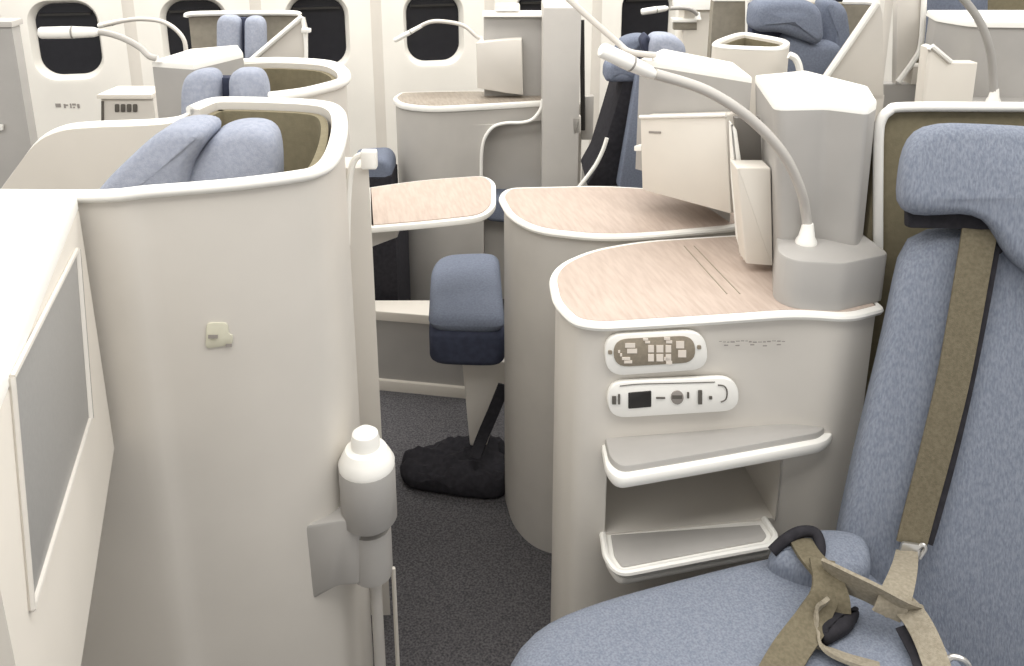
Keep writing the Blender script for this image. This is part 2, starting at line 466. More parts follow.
# ------------------------------------------------------------------ extended tray table
zT = .74
tp = [pz(366, 187, zT), pz(420, 179, zT), pz(486, 174.5, zT), pz(496, 182, zT), pz(496, 205, zT), pz(484, 216, zT), pz(430, 222, zT), pz(368, 227, zT)]
tpr = rc(tp, [.01, .1, .04, .03, .03, .06, .1, .01], 4)
t = thing('tray_table', 'small extended wood-grain tray table with white rim beside the grey post', 'table', Vector(sum(tp, Vector())/8)-Vector((0, 0, zT)))
m = prism(MB(), inset([Vector((p.x, p.y, 0)) for p in tpr], 0), zT-.017, zT-.002, .003, .004); m.build('tray_edge', WHITE, t, 'white rim')
m = prism(MB(), inset([Vector((p.x, p.y, 0)) for p in (tpr if newell([Vector((p.x, p.y, 0)) for p in tpr]).z > 0 else tpr[::-1])], .012), zT-.006, zT+.0005, .0005); m.build('tabletop', WOOD, t, 'pale pink wood-grain top')
m = MB(); a = pz(372, 240, zT-.03); slab(m, [Vector((a.x-.03, a.y+.03, zT-.02)), Vector((a.x+.05, a.y+.05, zT-.02)), Vector((a.x+.05, a.y+.05, zT-.045)), Vector((a.x-.03, a.y+.03, zT-.07))], (0, .2, 0), .004)
m.build('support_arm', GREY, t)

# ------------------------------------------------------------------ consoles
zC = .80
LIP = .014
def console(name, label, outline_px, radii, bodymat, origin, notch=None):
    out = [pz(x, y, zC) for x, y in outline_px]
    fp = rc(out, radii, 6)
    fp = [Vector((p.x, p.y, 0)) for p in fp]
    if newell(fp).z < 0: fp.reverse()
    t = thing(name, label, 'console', origin)
    m = prism(MB(), fp, zC-LIP, zC, .006, .008); m.build('lip', WHITE, t, 'white lip')
    m = prism(MB(), inset(fp, .014), zC-.01, zC+.0012, .0006); m.build('countertop', WOOD, t, 'pale pink wood-grain top')
    return t, fp
# second console (behind)
out2 = [(497, 196), (507, 187), (600, 185), (640, 187), (720, 196), (752, 206), (752, 222), (735, 227), (650, 235), (600, 237), (535, 230), (508, 216)]
t2, fp2 = console('side_console', 'rear one of two wood-topped consoles, partly hidden by the one in front', out2, [.06, .03, .05, .02, .03, .03, .02, .03, .05, .1, .15, .06], GREY, pz(600, 215, 0)*0+Vector((pz(620, 210, zC).x, pz(620, 210, zC).y, 0)))
m = prism(MB(), inset(fp2, .012), 0, zC-LIP+.004, .0); m.build('body', GREY, t2)
# front console
out1 = [(548, 276), (560, 262), (590, 249), (640, 240), (735, 234), (808, 236), (886, 308), (852, 317), (800, 313), (700, 320), (600, 326), (573, 322), (553, 303)]
t1, fp1 = console('side_console', 'front wood-topped console with seat controls and two ledges beside the big blue seat', out1, [.05, .05, .05, .06, .02, .01, .01, .03, .05, .05, .05, .05, .05], CREAM, Vector((pz(700, 290, zC).x, pz(700, 290, zC).y, 0)))
bfp = inset(fp1, .012)
# face plane of the front console
FA, FB = pz(600, 326, zC), pz(884, 313, zC)
FA = Vector((FA.x, FA.y+.014, 0)); FB = Vector((FB.x, FB.y+.014, 0))
fdir = (FB-FA).normalized(); fn = Vector((fdir.y, -fdir.x, 0))      # fn towards the camera
if fn.y > 0: fn = -fn
def face(px, py, off=0.0): return pv(px, py, FA+fn*off, FB+fn*off)
zN1 = face(690, 438).z; zN0 = face(690, 527).z
print('ledges', zN1, zN0)
m = MB(); prism(m, bfp, zN1-.03, zC-LIP+.004, 0); prism(m, bfp, 0, zN0, 0)
# middle section with the open niche: body footprint with the niche cut out of its front
nl, nr = face(606, 500), face(777, 500)
back = .26
def cutfp():
    keep = []
    for p in bfp:
        keep.append(p)
    # split outline at the front face between niche left and right
    s = [((p-FA).dot(fdir), (p-FA).dot(fn)) for p in keep]
    sl, sr = (nl-FA).dot(fdir), (nr-FA).dot(fdir)
    outp = []
    for p, (a, b) in zip(keep, s):
        if b > -.08 and sl < a < sr: continue
        outp.append(p)
    # insert the niche outline where the gap is
    N = len(outp)
    best = max(range(N), key=lambda i: (outp[(i+1) % N]-outp[i]).length if (outp[i]-FA).dot(fn) > -.1 and (outp[(i+1) % N]-FA).dot(fn) > -.1 else 0)
    p, q = outp[best], outp[(best+1) % N]
    fl, fr = FA+fdir*sl-fn*.0, FA+fdir*sr-fn*.0
    seq = [fl, fl-fn*back, fr-fn*back, fr]
    if (p-FA).dot(fdir) > (q-FA).dot(fdir): seq.reverse()
    return outp[:best+1]+seq+outp[best+1:]
prism(m, cutfp(), zN0, zN1-.03, 0)
m.build('body', CREAM, t1)
for xa_, xb_ in (((684, 246), (727, 294)), ((694, 246), (740, 294))):
    m = tube(MB(), [pz(*xa_, zC+.0013), pz(*xb_, zC+.0013)], .0012, 6); m.build('countertop_seam', BROWN, t1, 'fine dark seam')
# upper padded ledge
def ledge(zz, pts_px, radii, name, tray, rimr, slabh):
    back_pts = [face(pts_px[0][0], pts_px[0][1], -.01), face(pts_px[-1][0], pts_px[-1][1], -.01)]
    pts = [Vector((back_pts[0].x, back_pts[0].y, 0))]+[Vector((*pz(x, y, zz).xy, 0)) for x, y in pts_px[1:-1]]+[Vector((back_pts[1].x, back_pts[1].y, 0))]
    fp = rc(pts, radii, 5)
    if newell(fp).z < 0: fp.reverse()
    return fp, rc(pts, radii, 5)
fpA, rawA = ledge(zN1, [(601, 436), (606, 467), (618, 478), (700, 464), (826, 441), (836, 430), (812, 413)], [0, .02, .03, .05, .02, .02, 0], 'ledge', None, 0, 0)
m = prism(MB(), fpA, zN1-.026, zN1-.002, .005, .01); lg = m.build('armrest_ledge', WHITE, t1, 'white rimmed ledge')
padp = rc([Vector((*pz(x, y, zN1).xy, 0)) for x, y in ((603, 434), (609, 462), (621, 472), (700, 459), (818, 437.5), (826, 431), (800, 416))], [.01, .02, .025, .05, .01, .01, .005], 4)
m = prism(MB(), padp, zN1-.01, zN1+.010, .005); m.build('armrest_pad', MGREY, lg, 'grey pad')
fpB, rawB = ledge(zN0, [(602, 531), (606, 556), (618, 574), (700, 558), (770, 545), (776, 536), (764, 519)], [0, .01, .03, .05, .01, .01, 0], 'ledge', None, 0, 0)
m = prism(MB(), fpB, zN0-.03, zN0-.004, .004, .01); lg = m.build('lower_ledge', WHITE, t1, 'white rimmed tray')
m = prism(MB(), inset(fpB, .014), zN0-.012, zN0-.001, .002); m.build('tray_mat', MGREY, lg, 'grey tray mat')
m = tube(MB(), [p+Vector((0, 0, zN0-.002)) for p in rawB], .006, 8); m.build('tray_rim', WHITE, lg)
m = slab(MB(), [face(x, y, -.255) for x, y in ((560, 455), (800, 440), (800, 560), (560, 560))], fn*-.004, 0)
# control plates
def plate(pts, r, off, th): return slab(MB(), rc([face(x, y, off) for x, y in pts], r, 6), fn*th, .002)
p1 = plate(((603, 332), (703, 328), (707, 366), (605, 373)), .032, .001, .011).build('seat_control', WHITE, t1, 'white oval seat control plate')
plate(((613, 339), (694, 335), (696, 362), (614, 367)), .03, .0122, .0015).build('keypad', BROWN, p1)
m = MB()
for (x0_, y0_, x1_, y1_) in ((648, 345, 671, 361), (643, 338, 650, 343), (664, 337, 672, 343), (625, 343, 637, 353), (622, 357, 632, 363), (664, 357, 672, 364), (618, 350, 622, 356), (676, 341, 686, 357)):
    for s in range(2):
        ya = y0_+(y1_-y0_)*(.0 if s == 0 else .56); yb = y0_+(y1_-y0_)*(.44 if s == 0 else 1)
        xo = 2 if s else 0
        if x1_ - x0_ > 20:
            for (a, b) in ((0, .25), (.36, .66), (.76, 1)):
                slab(m, [face(x0_+(x1_-x0_)*k, y, .0135) for k, y in ((a, ya), (b, ya), (b, yb), (a, yb))], fn*.0012, 0)
        else:
            slab(m, [face(x, y, .0135) for x, y in ((x0_+xo, ya), (x1_-2+xo, ya), (x1_-2+xo, yb), (x0_+xo, yb))], fn*.0012, 0)
m.build('key_icons', KEYM, p1)
for x, y in ((610, 352), (699, 347)):
    m = slab(MB(), rc([face(x+a, y+b, .012) for a, b in ((-2, -2), (2, -2), (2, 2), (-2, 2))], .002, 3), fn*.0014, 0)
    m.build('screw', BROWN, p1)
p2 = plate(((606, 379), (735, 374), (738, 407), (607, 415)), .032, .001, .011).build('outlet_plate', WHITE, t1, 'white oval outlet plate')
plate(((628, 392), (651, 390), (651, 406), (628, 408)), .002, .0105, .0035).build('power_socket', SOCKET, p2, 'black power socket')
m = MB()
slab(m, rc([face(677+8*math.cos(a)*.8, 397+7*math.sin(a), .0118) for a in [k*math.pi/8 for k in range(16)]], 0), fn*.002, .0004)
m.build('headphone_jack', MARK, p2)
m = MB()
for (x0_, y0_, x1_, y1_) in ((612, 396, 616, 404), (618, 394, 620, 404), (656, 397, 665, 398.5), (687, 392, 689, 398), (698, 390, 702, 404), (709, 396, 712, 399), (672, 395, 682, 398.5)):
    slab(m, [face(x, y, .013) for x, y in ((x0_, y0_), (x1_, y0_), (x1_, y1_), (x0_, y1_))], fn*.0014, 0)
tube(m, crm([face(x, y, .0125) for x, y in ((718, 385), (724, 386), (727, 391), (726, 399), (721, 402))], 4), .0012, 6)
tube(m, crm([face(x, y, .0125) for x, y in ((620, 386), (640, 384), (680, 383), (715, 382))], 4), .0008, 6)
m.build('outlet_marks', DMARK, p2)
m = MB(); x = 719
for k in range(15):
    w_ = random.uniform(2.2, 4.4); h_ = random.uniform(1.2, 3)
    yb = 341+math.sin(k*.9)*.6
    slab(m, [face(a, b, .0005) for a, b in ((x, yb), (x+w_, yb-.1), (x+w_, yb+h_*.45), (x, yb+h_*.45))], fn*.0006, 0)
    if k % 3 == 0: slab(m, [face(a, b, .0005) for a, b in ((x+5, yb+3.6), (x+9, yb+3.5), (x+9, yb+4.6), (x+5, yb+4.7))], fn*.0006, 0)
    x += w_+1.1
m.build('printed_note', MARK, t1, 'faint grey print')

# ------------------------------------------------------------------ towers on the consoles
zTop = 1.126
zL = .887
t = tower1 = thing('console_tower', 'grey faceted tower with white top standing on the front console', 'cabinet', Vector((pz(820, 280, zC).x, pz(820, 280, zC).y, zC)))
lowfp = [pz(773, 300, zC), pz(790, 309, zC), pz(838, 312, zC), pz(884, 301, zC), pz(812, 240, zC), pz(775, 240, zC), pz(772, 270, zC)]
lowfp = rc([Vector((p.x, p.y, 0)) for p in lowfp], [.02, .02, .015, .015, 0, .01, .01], 3)
m = prism(MB(), lowfp, zC+.0015, zL, .005); m.build('lower_block', MGREY, t)
up_ = [(755, 77), (775, 105), (826, 104), (868, 109), (877, 103), (868, 88), (805, 72)]
ufp = [pz(x, y, zTop) for x, y in up_]
ufp = [Vector((p.x, p.y, 0)) for p in ufp]
m = prism(MB(), rc(ufp, [.004, .02, .01, .012, .005, .005, .01], 4), zL-.08, zTop-.01, .0)
xl_, xr_ = min(v.x for v in m.v), max(v.x for v in m.v)
m.v = [v+Vector((.034*(zTop-v.z)/(zTop-zL+.08)*((xr_-v.x)/(xr_-xl_)), 0, 0)) for v in m.v]
m.build('upper_block', MGREY, t)
m = prism(MB(), rc(ufp, [.004, .02, .01, .012, .005, .005, .01], 4), zTop-.01, zTop+.004, .004); m.build('top_cap', WHITE, t, 'white top')

TA, TB = pz(640, 60, zTop), pz(752, 78, zTop)
tn = Vector((TB.y-TA.y, -(TB.x-TA.x), 0)).normalized()
if tn.y > 0: tn = -tn
tfp = [TA, TB, TB-tn*.2+Vector((.0, .0, 0)), pz(690, 50, zTop), pz(655, 51, zTop)]
tfp = [Vector((p.x, p.y, 0)) for p in tfp]
tfp = [tfp[0], tfp[1], Vector((tfp[1].x+.002, tfp[1].y+.15, 0)), Vector((tfp[0].x+.07, tfp[0].y+.13, 0))]
t = thing('console_tower', 'grey box tower with white top on the rear console, behind a hanging cream panel', 'cabinet', Vector((pz(700, 66, zTop).x, pz(700, 66, zTop).y, zC)))
m = prism(MB(), tfp, zC+.085, zTop-.01, 0)
prism(m, [gap(tfp[0], tfp[3], .85)+Vector((.06, 0, 0)), gap(tfp[1], tfp[2], .55), tfp[2], tfp[3]+Vector((.06, 0, 0))], zC+.0015, zC+.085, 0)
m.build('body', MGREY, t)
m = prism(MB(), tfp, zTop-.01, zTop+.003, .004); m.build('top_cap', WHITE, t, 'white top')
# cabinet door panel on it
DA, DB = TA+tn*.05, TB+tn*.05
dp = [pv(x, y, DA, DB) for x, y in ((640, 117), (726, 115), (731, 214), (642, 190))]
m = slab(MB(), rc(dp, .004, 3), tn*-.045, .003); d0 = m.build('door', CREAM2, t, 'cream door')
m = slab(MB(), [pv(x, y, DA+tn*.0005, DB+tn*.0005) for x, y in ((649, 131), (661, 131.5), (661, 133.5), (649, 133))], tn*.001, 0); m.build('door_print', MARK, d0)
m = tube(MB(), [pv(x, y, DA+tn*.001, DB+tn*.001) for x, y in ((640, 117), (726, 115))], .004, 8); m.build('door_edge', WHITE, d0, 'white upper edge')
m = slab(MB(), rc([pv(x, y, DA, DB) for x, y in ((634, 146), (641, 145), (641, 151), (634, 151))], .002, 2), tn*-.02, .001); m.build('door_catch', WHITE, d0)
# pocket between the towers
t = tower1
pk = [pd(x, y, 1.41) for x, y in ((737, 168), (771, 168), (773, 266), (746, 264))]
m = slab(MB(), rc(pk, .004, 3), (.0, .05, 0), .003); pk_ = m.build('literature_pocket', CREAM2, t, 'narrow cream pocket')
m = slab(MB(), [pd(x, y, 1.50) for x, y in ((735, 118), (760, 118), (764, 200), (742, 200))], (0, .015, 0), .001); m.build('gap_shade', GAP_SHADE, pk_, 'dark slab standing in for the shaded gap above the pocket')  # dark slab put in as the shade between door and tower
wg = [pd(x, y, 1.47) for x, y in ((731, 122), (737, 130), (742, 165), (745, 262), (738, 240), (733, 180))]
m = slab(MB(), rc(wg, .004, 3), (0, .02, 0), .003); m.build('pocket_side', WHITE, pk_, 'white raised edge')

# ------------------------------------------------------------------ reading lamps
def lamp(label, base, basem, pathpx, d0, d1, r, headpx=None, hd=(0, 0), hr=.014, cone=.02, group=None):
    t = thing('reading_lamp', label, 'lamp', base)
    m = lathe(MB(), base, [(cone, 0), (cone, cone*.25), (cone*.75, cone*.7), (cone*.55, cone*1.8), (cone*.5, cone*2.0), (.001, cone*2.02)], 18); m.build('lamp_base', WHITE, t, 'white flared base')
    n = len(pathpx)
    pts = [Vector(base)+Vector((0, 0, cone*1.2))]+[pd(x, y, d0+(d1-d0)*i/max(1, n-1)) for i, (x, y) in enumerate(pathpx)]
    m = tube(MB(), crm(pts, 6), r, 10); m.build('lamp_stem', CREAM if basem is None else basem, t)
    if headpx:
        a, b = pd(*headpx[0], hd[0]), pd(*headpx[1], hd[1])
        ts = [0, .02, .06, .5, .9, 1]
        m = tube(MB(), [a.lerp(b, k) for k in ts], [hr*.3, hr*.8, hr, hr*1.05, hr*.85, hr*.5], 14); h = m.build('lamp_head', WHITE, t, 'white lamp head')
        q = a.lerp(b, .55)
        m = MB(); tube(m, [a.lerp(b, .54), a.lerp(b, .57)], hr*1.08, 14); m.build('head_ring', DGREY, h)
    return t
b = pz(806, 243, zL); b = Vector((b.x, b.y, zL))
lamp('large grey reading lamp arcing up and left from the front console tower', b, GREY, [(806, 215), (800, 188), (782, 152), (748, 117), (705, 90), (655, 74)], b.y, 1.27, .0085, ((600, 49), (655, 75)), (1.24, 1.27), .0118, .018)
b = pz(648, 64, zTop); b = Vector((b.x+.02, b.y+.03, zTop+.003))
lamp('slim pale reading lamp rising up and left out of frame from the rear grey tower', b, CREAM, [(630, 52), (617, 42), (585, 14), (556, -12), (520, -40)], b.y, b.y+.1, .0068, None, cone=.008)

# ------------------------------------------------------------------ large blue seat at right
wdir = Vector((math.cos(math.radians(8)), -math.sin(math.radians(8)), 0))
S0, S1 = pd(838, 552, 1.10), pd(905, 228, 1.235)
updir = Vector((0, S1.y-S0.y, S1.z-S0.z)).normalized()
sn = wdir.cross(updir).normalized()
if sn.y > 0: sn = -sn
def sb(px, py, off=0.0): return pn(px, py, S0+sn*off, sn)
seat = t = thing('aircraft_seat', 'big blue-grey fabric seat with harness belts in the right foreground', 'seat', Vector((pz(900, 640, .3).x, pz(900, 640, .3).y, 0)))
bk = [sb(x, y) for x, y in ((828, 600), (838, 540), (858, 450), (878, 370), (889, 320), (907, 232), (985, 230), (1100, 235), (1330, 250), (1330, 800), (940, 800))]
m = pillow(MB(), rc(bk, [.02, .05, .05, .05, .05, .025, .02, .02, .05, .02, .02], 4), sn*-.09+wdir*.018, .028, .008)
m.build('backrest', BLUE, t)
hd_ = [sb(x, y, .05) for x, y in ((899, 216), (900, 185), (905, 150), (917, 128), (940, 122), (1000, 124), (1060, 128), (1180, 132), (1230, 160), (1230, 262), (1150, 290), (1048, 287), (1022, 273), (1003, 250), (990, 222), (975, 214), (930, 217))]
m = pillow(MB(), rc(hd_, [.02, .03, .03, .05, .03, .05, .05, .05, .05, .05, .04, .04, .03, .03, .03, .02, .03], 4), sn*-.10+wdir*.022, .022, .006)
m.build('headrest', BLUE, t)
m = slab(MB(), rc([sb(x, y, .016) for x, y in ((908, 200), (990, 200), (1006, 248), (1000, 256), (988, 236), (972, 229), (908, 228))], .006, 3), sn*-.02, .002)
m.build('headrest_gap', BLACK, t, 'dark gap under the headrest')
zS = .475
cu = [(845, 540), (800, 542), (760, 549), (700, 564), (640, 579), (586, 594), (540, 611), (512, 636), (498, 680), (494, 740), (530, 860), (700, 1000), (1130, 1000), (1060, 790), (1000, 690), (940, 626), (890, 575)]
cfp = [pz(x, y, zS) for x, y in cu]
m = pillow(MB(), rc(cfp, .05, 4), (0, 0, -.16), .035, .0)
m.build('seat_cushion', BLUE, t)
bfp_ = rc([Vector((p.x, p.y, 0)) for p in cfp], .05, 4)
if newell(bfp_).z < 0: bfp_.reverse()
m = prism(MB(), inset(bfp_, .03), 0, zS-.14, .0); m.build('seat_base', DGREY, t)
# side bolster bump where cushion meets backrest
m = pillow(MB(), rc([pz(x, y, zS+.035) for x, y in ((764, 548), (790, 528), (830, 522), (870, 530), (874, 566), (830, 572), (790, 562))], .03, 4), (0, 0, -.08), .022, .006); m.build('bolster', BLUE, t)
# the tan recess behind the seat: shell
t = thing('suite_shell', 'olive-lined seat shell with white rim standing behind the big blue seat at right', 'seat shell', pd(1000, 300, 1.47)-Vector((0, 0, pd(1000, 300, 1.47).z)))
dS = 1.385
o = [pd(x, y, dS) for x, y in ((878, 330), (879, 140), (886, 113), (906, 106), (1024, 106), (1300, 108), (1300, 330))]
zb_ = 0.0
o[0] = Vector((o[1].x, dS, 0)); o[-1] = Vector((o[-2].x, dS, 0))
m = slab(MB(), rc(o, [0, .02, .02, .02, 0, .03, 0], 4), (0, .03, 0), .003); m.build('shell_panel', OLIVE, t, 'olive lining')
pr = crm([pd(x, y, dS-.006) for x, y in ((878, 262), (878, 200), (878.5, 140), (881, 121), (889, 111), (905, 107), (1000, 107), (1100, 107.5), (1290, 109))], 5)
m = tube(MB(), pr, .0085, 10); m.build('rim', WHITE, t, 'white rim')

# harness
t = seat
m = ribbon(MB(), [sb(x, y, o_) for x, y, o_ in ((981, 226, .002), (978, 240, .020), (966, 310, .023), (953, 380, .023), (936, 450, .022), (920, 510, .021), (911, 545, .024))], (.05, .043), wdir, .004)
m.build('shoulder_strap', BELT, t)
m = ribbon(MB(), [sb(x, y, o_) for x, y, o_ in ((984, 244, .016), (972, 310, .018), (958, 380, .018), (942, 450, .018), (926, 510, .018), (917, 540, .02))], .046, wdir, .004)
m.build('strap_shadow_layer', BLACK, t, 'dark ribbon drawn as the shade beside the shoulder strap')  # black ribbon paints the shading along the strap's right edge
m = slab(MB(), rc([sb(x, y, .03) for x, y in ((901, 540), (920, 543), (917, 562), (903, 566), (897, 552))], .005, 3), sn*.008, .002); m.build('adjuster', STEEL, t, 'metal adjuster')
m = MB(); tube(m, crm([sb(x, y, .035) for x, y in ((914, 552), (922, 545), (925, 549), (919, 558))], 4), .0035, 8); m.build('adjuster_pin', STEEL, t, 'shiny metal pin')
Z = zS
def cz(px, py, dz): return pz(px, py, Z+dz)
m = ribbon(MB(), [sb(907, 552, .036), cz(905, 566, .05), cz(900, 584, .058), cz(893, 602, .052), cz(886, 616, .035)], (.03, .044), Vector((1, .1, 0)), .004)
m.build('strap_tail', BELT2, t, 'pale strap end')
up3 = Vector((0, -.45, .9))
m = ribbon(MB(), [cz(826, 572, .05), cz(848, 582, .055), cz(870, 592, .055), cz(896, 606, .045), cz(905, 612, .03)], .054, up3, .005)
m.build('lap_strap', BELT2, t, 'pale folded lap strap')
m = ribbon(MB(), [cz(822, 560, .06), cz(826, 590, .045), cz(812, 620, .025), cz(788, 655, .018), cz(765, 700, .016), cz(748, 740, .016)], (.036, .052), Vector((1, .35, 0)), .005)
m.build('crotch_strap', BELT, t)
m = MB()
tube(m, crm([cz(772, 552, .03), cz(785, 540, .045), cz(800, 532, .05), cz(815, 533, .05), cz(820, 545, .045), cz(818, 562, .03)], 5), .0085, 10)
m.build('buckle_loop', BLACK, t, 'black curled belt loop')
m = ribbon(MB(), [cz(800, 540, .04), cz(810, 556, .05), cz(826, 575, .05), cz(836, 595, .04), cz(838, 612, .02)], .034, Vector((1, -.3, .1)), .006)
m.build('buckle_strap', BELT, t)
m = ribbon(MB(), [cz(826, 600, .05), cz(816, 612, .03), cz(811, 630, .015), cz(822, 646, .012), cz(845, 658, .012), cz(880, 668, .012)], .022, [Vector((.3, -.3, 1)), Vector((.3, -.3, 1)), Vector((1, -1, 1)), Vector((.3, -1, .4)), Vector((.2, -1, .3)), Vector((.2, -1, .3))], .005)
m.build('strap_loop', BELT2, t, 'pale looped strap')
m = pillow(MB(), rc([cz(x, y, .022) for x, y in ((814, 622), (838, 604), (862, 606), (852, 624), (826, 638))], .008, 3), (0, 0, -.022), .009); m.build('buckle', BLACK, t, 'black buckle')
m = ribbon(MB(), [cz(900, 602, .045), cz(915, 618, .04), cz(927, 640, .03), cz(938, 670, .02), cz(945, 700, .018)], .034, Vector((1, -.25, .3)), .005)
m.build('lower_strap', BELT2, t, 'pale strap running towards the front')
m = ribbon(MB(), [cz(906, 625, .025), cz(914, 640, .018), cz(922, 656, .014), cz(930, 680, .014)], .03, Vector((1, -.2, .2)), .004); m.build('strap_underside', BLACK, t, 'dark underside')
m = MB(); tube(m, crm([cz(945, 664, .02), cz(952, 657, .03), cz(964, 660, .03), cz(970, 668, .02)], 4), .004, 8); m.build('buckle_tongue', STEEL, t, 'metal buckle tongue')

# ------------------------------------------------------------------ ottoman, step and floor cover
t = thing('ottoman', 'blue padded ottoman between the tray table and the rear console', 'ottoman', pz(480, 440, 0))
zO = .475
of = [pz(428, 316, zO), pz(431, 264, zO), pz(440, 252, zO), pz(499, 250, zO), pz(505, 318, zO)]
dO = pz(428, 316, zO).y
m = pillow(MB(), rc(of, [.02, .04, .04, .03, .02], 5), (0, 0, -.05), .025, .004); m.build('seat_pad', BLUE2, t)
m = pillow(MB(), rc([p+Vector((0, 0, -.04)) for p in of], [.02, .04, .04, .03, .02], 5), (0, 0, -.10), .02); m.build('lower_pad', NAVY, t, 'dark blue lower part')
q = [pd(x, y, dO+.06) for x, y in ((462, 362), (520, 362), (500, 400), (487, 446), (470, 446))]
m = slab(MB(), rc(q, .006, 3), (0, .03, 0), .004); m.build('support_leg', CREAM, t, 'cream tapering support')
m = ribbon(MB(), [pd(504, 385, dO-.01), pd(494, 410, dO-.01), pd(482, 438, dO-.02), pd(475, 458, dO-.05)], .03, Vector((1, 0, .3)), .006); m.build('strap', BLACK, t, 'black strap')

m = MB(); fl = rc([pz(x, y, .0) for x, y in ((399, 480), (402, 466), (425, 456), (455, 449), (490, 442), (505, 450), (509, 498), (490, 503), (440, 497), (408, 492))], .04, 4)
pillow(m, [p+Vector((0, 0, .05)) for p in fl], (0, 0, -.05), .02, .012)
from mathutils import noise
m.v = [v + Vector((0, 0, .022*noise.noise(v*26)+.012*noise.noise(v*60)))*min(1, v.z/.03) if v.z > .004 else v for v in m.v]
tag(m.build('fabric_bag', BLACK), 'crumpled black fabric bag lying on the carpet below the blue ottoman', 'bag')

t = thing('footwell_step', 'low grey step box with pale edges on the floor behind the tray table', 'step', pd(420, 388, 2.32)-Vector((0, 0, pd(420, 388, 2.32).z)))
s0, s1 = pd(340, 350, 2.34), pd(470, 350, 2.27)
zst = pd(400, 311, 2.31).z
m = prism(MB(), [(s0.x, s0.y), (s1.x, s1.y), (s1.x+.01, 2.385), (s0.x, 2.385)], .0, zst-.03, .0); m.build('step_body', MGREY, t)
m = prism(MB(), [(s0.x, s0.y-.008), (s1.x, s1.y-.008), (s1.x+.01, 2.385), (s0.x, 2.385)], zst-.03, zst, .006); m.build('step_lip', CREAM2, t, 'pale lip')
m = prism(MB(), [(s0.x, s0.y-.012), (s1.x, s1.y-.012), (s1.x, s1.y+.02), (s0.x, s0.y+.02)], .0, .035, .004); m.build('kick_strip', CREAM2, t, 'pale kick strip')
t = thing('aircraft_seat', 'dark blue seat mostly hidden behind the tray table, left of the window console', 'seat', pd(380, 300, 2.78)*1-Vector((0, 0, pd(380, 300, 2.78).z)))
m = pillow(MB(), rc([pd(x, y, 2.74) for x, y in ((350, 160), (384, 158), (391, 166), (391, 184), (350, 184))], .02, 3), (0, .15, 0), .02); m.build('cushion', BLUE2, t)
q0, q1 = pd(335, 176, 2.74), pd(392, 176, 2.74)
m = prism(MB(), [(q0.x, 2.74), (q1.x, 2.74), (q1.x, 2.88), (q0.x, 2.88)], 0, q0.z, .004); prism(m, [(pd(335, 250, 2.43).x, 2.43), (pd(396, 250, 2.43).x, 2.43), (pd(396, 250, 2.43).x, 2.739), (pd(335, 250, 2.43).x, 2.739)], 0, pd(380, 232, 2.43).z, .004); m.build('seat_side', BLACK, t, 'black seat side')

# ------------------------------------------------------------------ window console with tall panel
dA = 2.80
zA = .775
t = thing('window_console', 'grey window-side console with dark round-ended top and tall panel at right', 'console', pd(470, 300, 2.8)-Vector((0, 0, pd(470, 300, 2.8).z)))
lo = [pz(392, 98, zA), pz(399, 104, zA), pz(430, 107.5, zA), pz(480, 105, zA), pz(545, 101, zA), pz(545, 92, zA), pz(470, 90.5, zA), pz(400, 92, zA)]
lo = rc([Vector((p.x, p.y, 0)) for p in lo], [.03, .05, .1, .1, .0, 0, .03, .03], 5)
if newell(lo).z < 0: lo.reverse()
m = prism(MB(), lo, zA-.02, zA, .005, .004); m.build('lip', WHITE, t, 'white lip')
m = prism(MB(), inset(lo, .014), zA-.008, zA+.001, .0005); m.build('countertop', DWOOD, t, 'brown-grey top')
# body with arched opening on the right
split = pd(483, 200, dA).x
lin_ = inset(lo, .008)
N_ = len(lin_); st = next(i for i in range(N_) if lin_[i].x <= split and lin_[i-1].x > split)
pts_left = []
for k in range(N_):
    p = lin_[(st+k) % N_]
    if p.x > split: break
    pts_left.append(p)
yf, yb = sorted((pts_left[0].y, pts_left[-1].y))
e1, e2 = Vector((split, pts_left[-1].y, 0)), Vector((split, pts_left[0].y, 0))
pts_left += [e1, e2]
zi = pd(520, 125, yf).z
arch = crm([pd(x, y, dA) for x, y in ((481, 190), (481, 160), (484, 142), (493, 130), (506, 126), (522, 125.5), (533, 122), (541, 112), (543, 102))], 4)
top_z = zA-.018
m = prism(MB(), pts_left, 0, zi, 0)
prism(m, lin_, zi, zA-.016, 0)
yf_ = min(p.y for p in lin_)
xl, xr = arch[0].x, pd(545, 100, dA).x
fc = [p for p in arch if p.z <= zi]
poly = [Vector((p.x, yf+.0008, p.z)) for p in fc]+[Vector((fc[-1].x, yf+.0008, zi)), Vector((split-.003, yf+.0008, zi)), Vector((split-.003, yf+.0008, fc[0].z))]
slab(m, poly, (0, .10, 0), 0)
m.build('body', GREY, t)
m = tube(MB(), [Vector((p.x, yf-.004, p.z)) for p in arch], .006, 8); m.build('arch_trim', WHITE, t, 'white arch trim')
a, b = pd(470, 180, 2.93), pd(585, 180, 2.86)
m = prism(MB(), [(a.x, 2.93), (b.x-.01, 2.93), (b.x-.01, 2.97), (a.x, 2.97)], 0, zA-.02, 0); m.build('footwell_back', GREY, t)
a, b = pd(543, 60, dA), pd(580, 60, dA)
ztall = pd(560, 7, dA).z
m = prism(MB(), [(a.x, dA-.01), (b.x, dA-.01), (b.x+.005, 3.02), (a.x, 3.02)], 0, ztall, .006); m.build('tall_panel', GREY, t)
a, b = pd(484, 60, 2.98), pd(546, 60, 2.98)
m = prism(MB(), [(a.x, 2.98), (b.x, 2.98), (b.x, 3.06), (a.x, 3.06)], zA-.3, pd(500, 17, 2.98).z, .004); m.build('back_panel', MGREY, t)
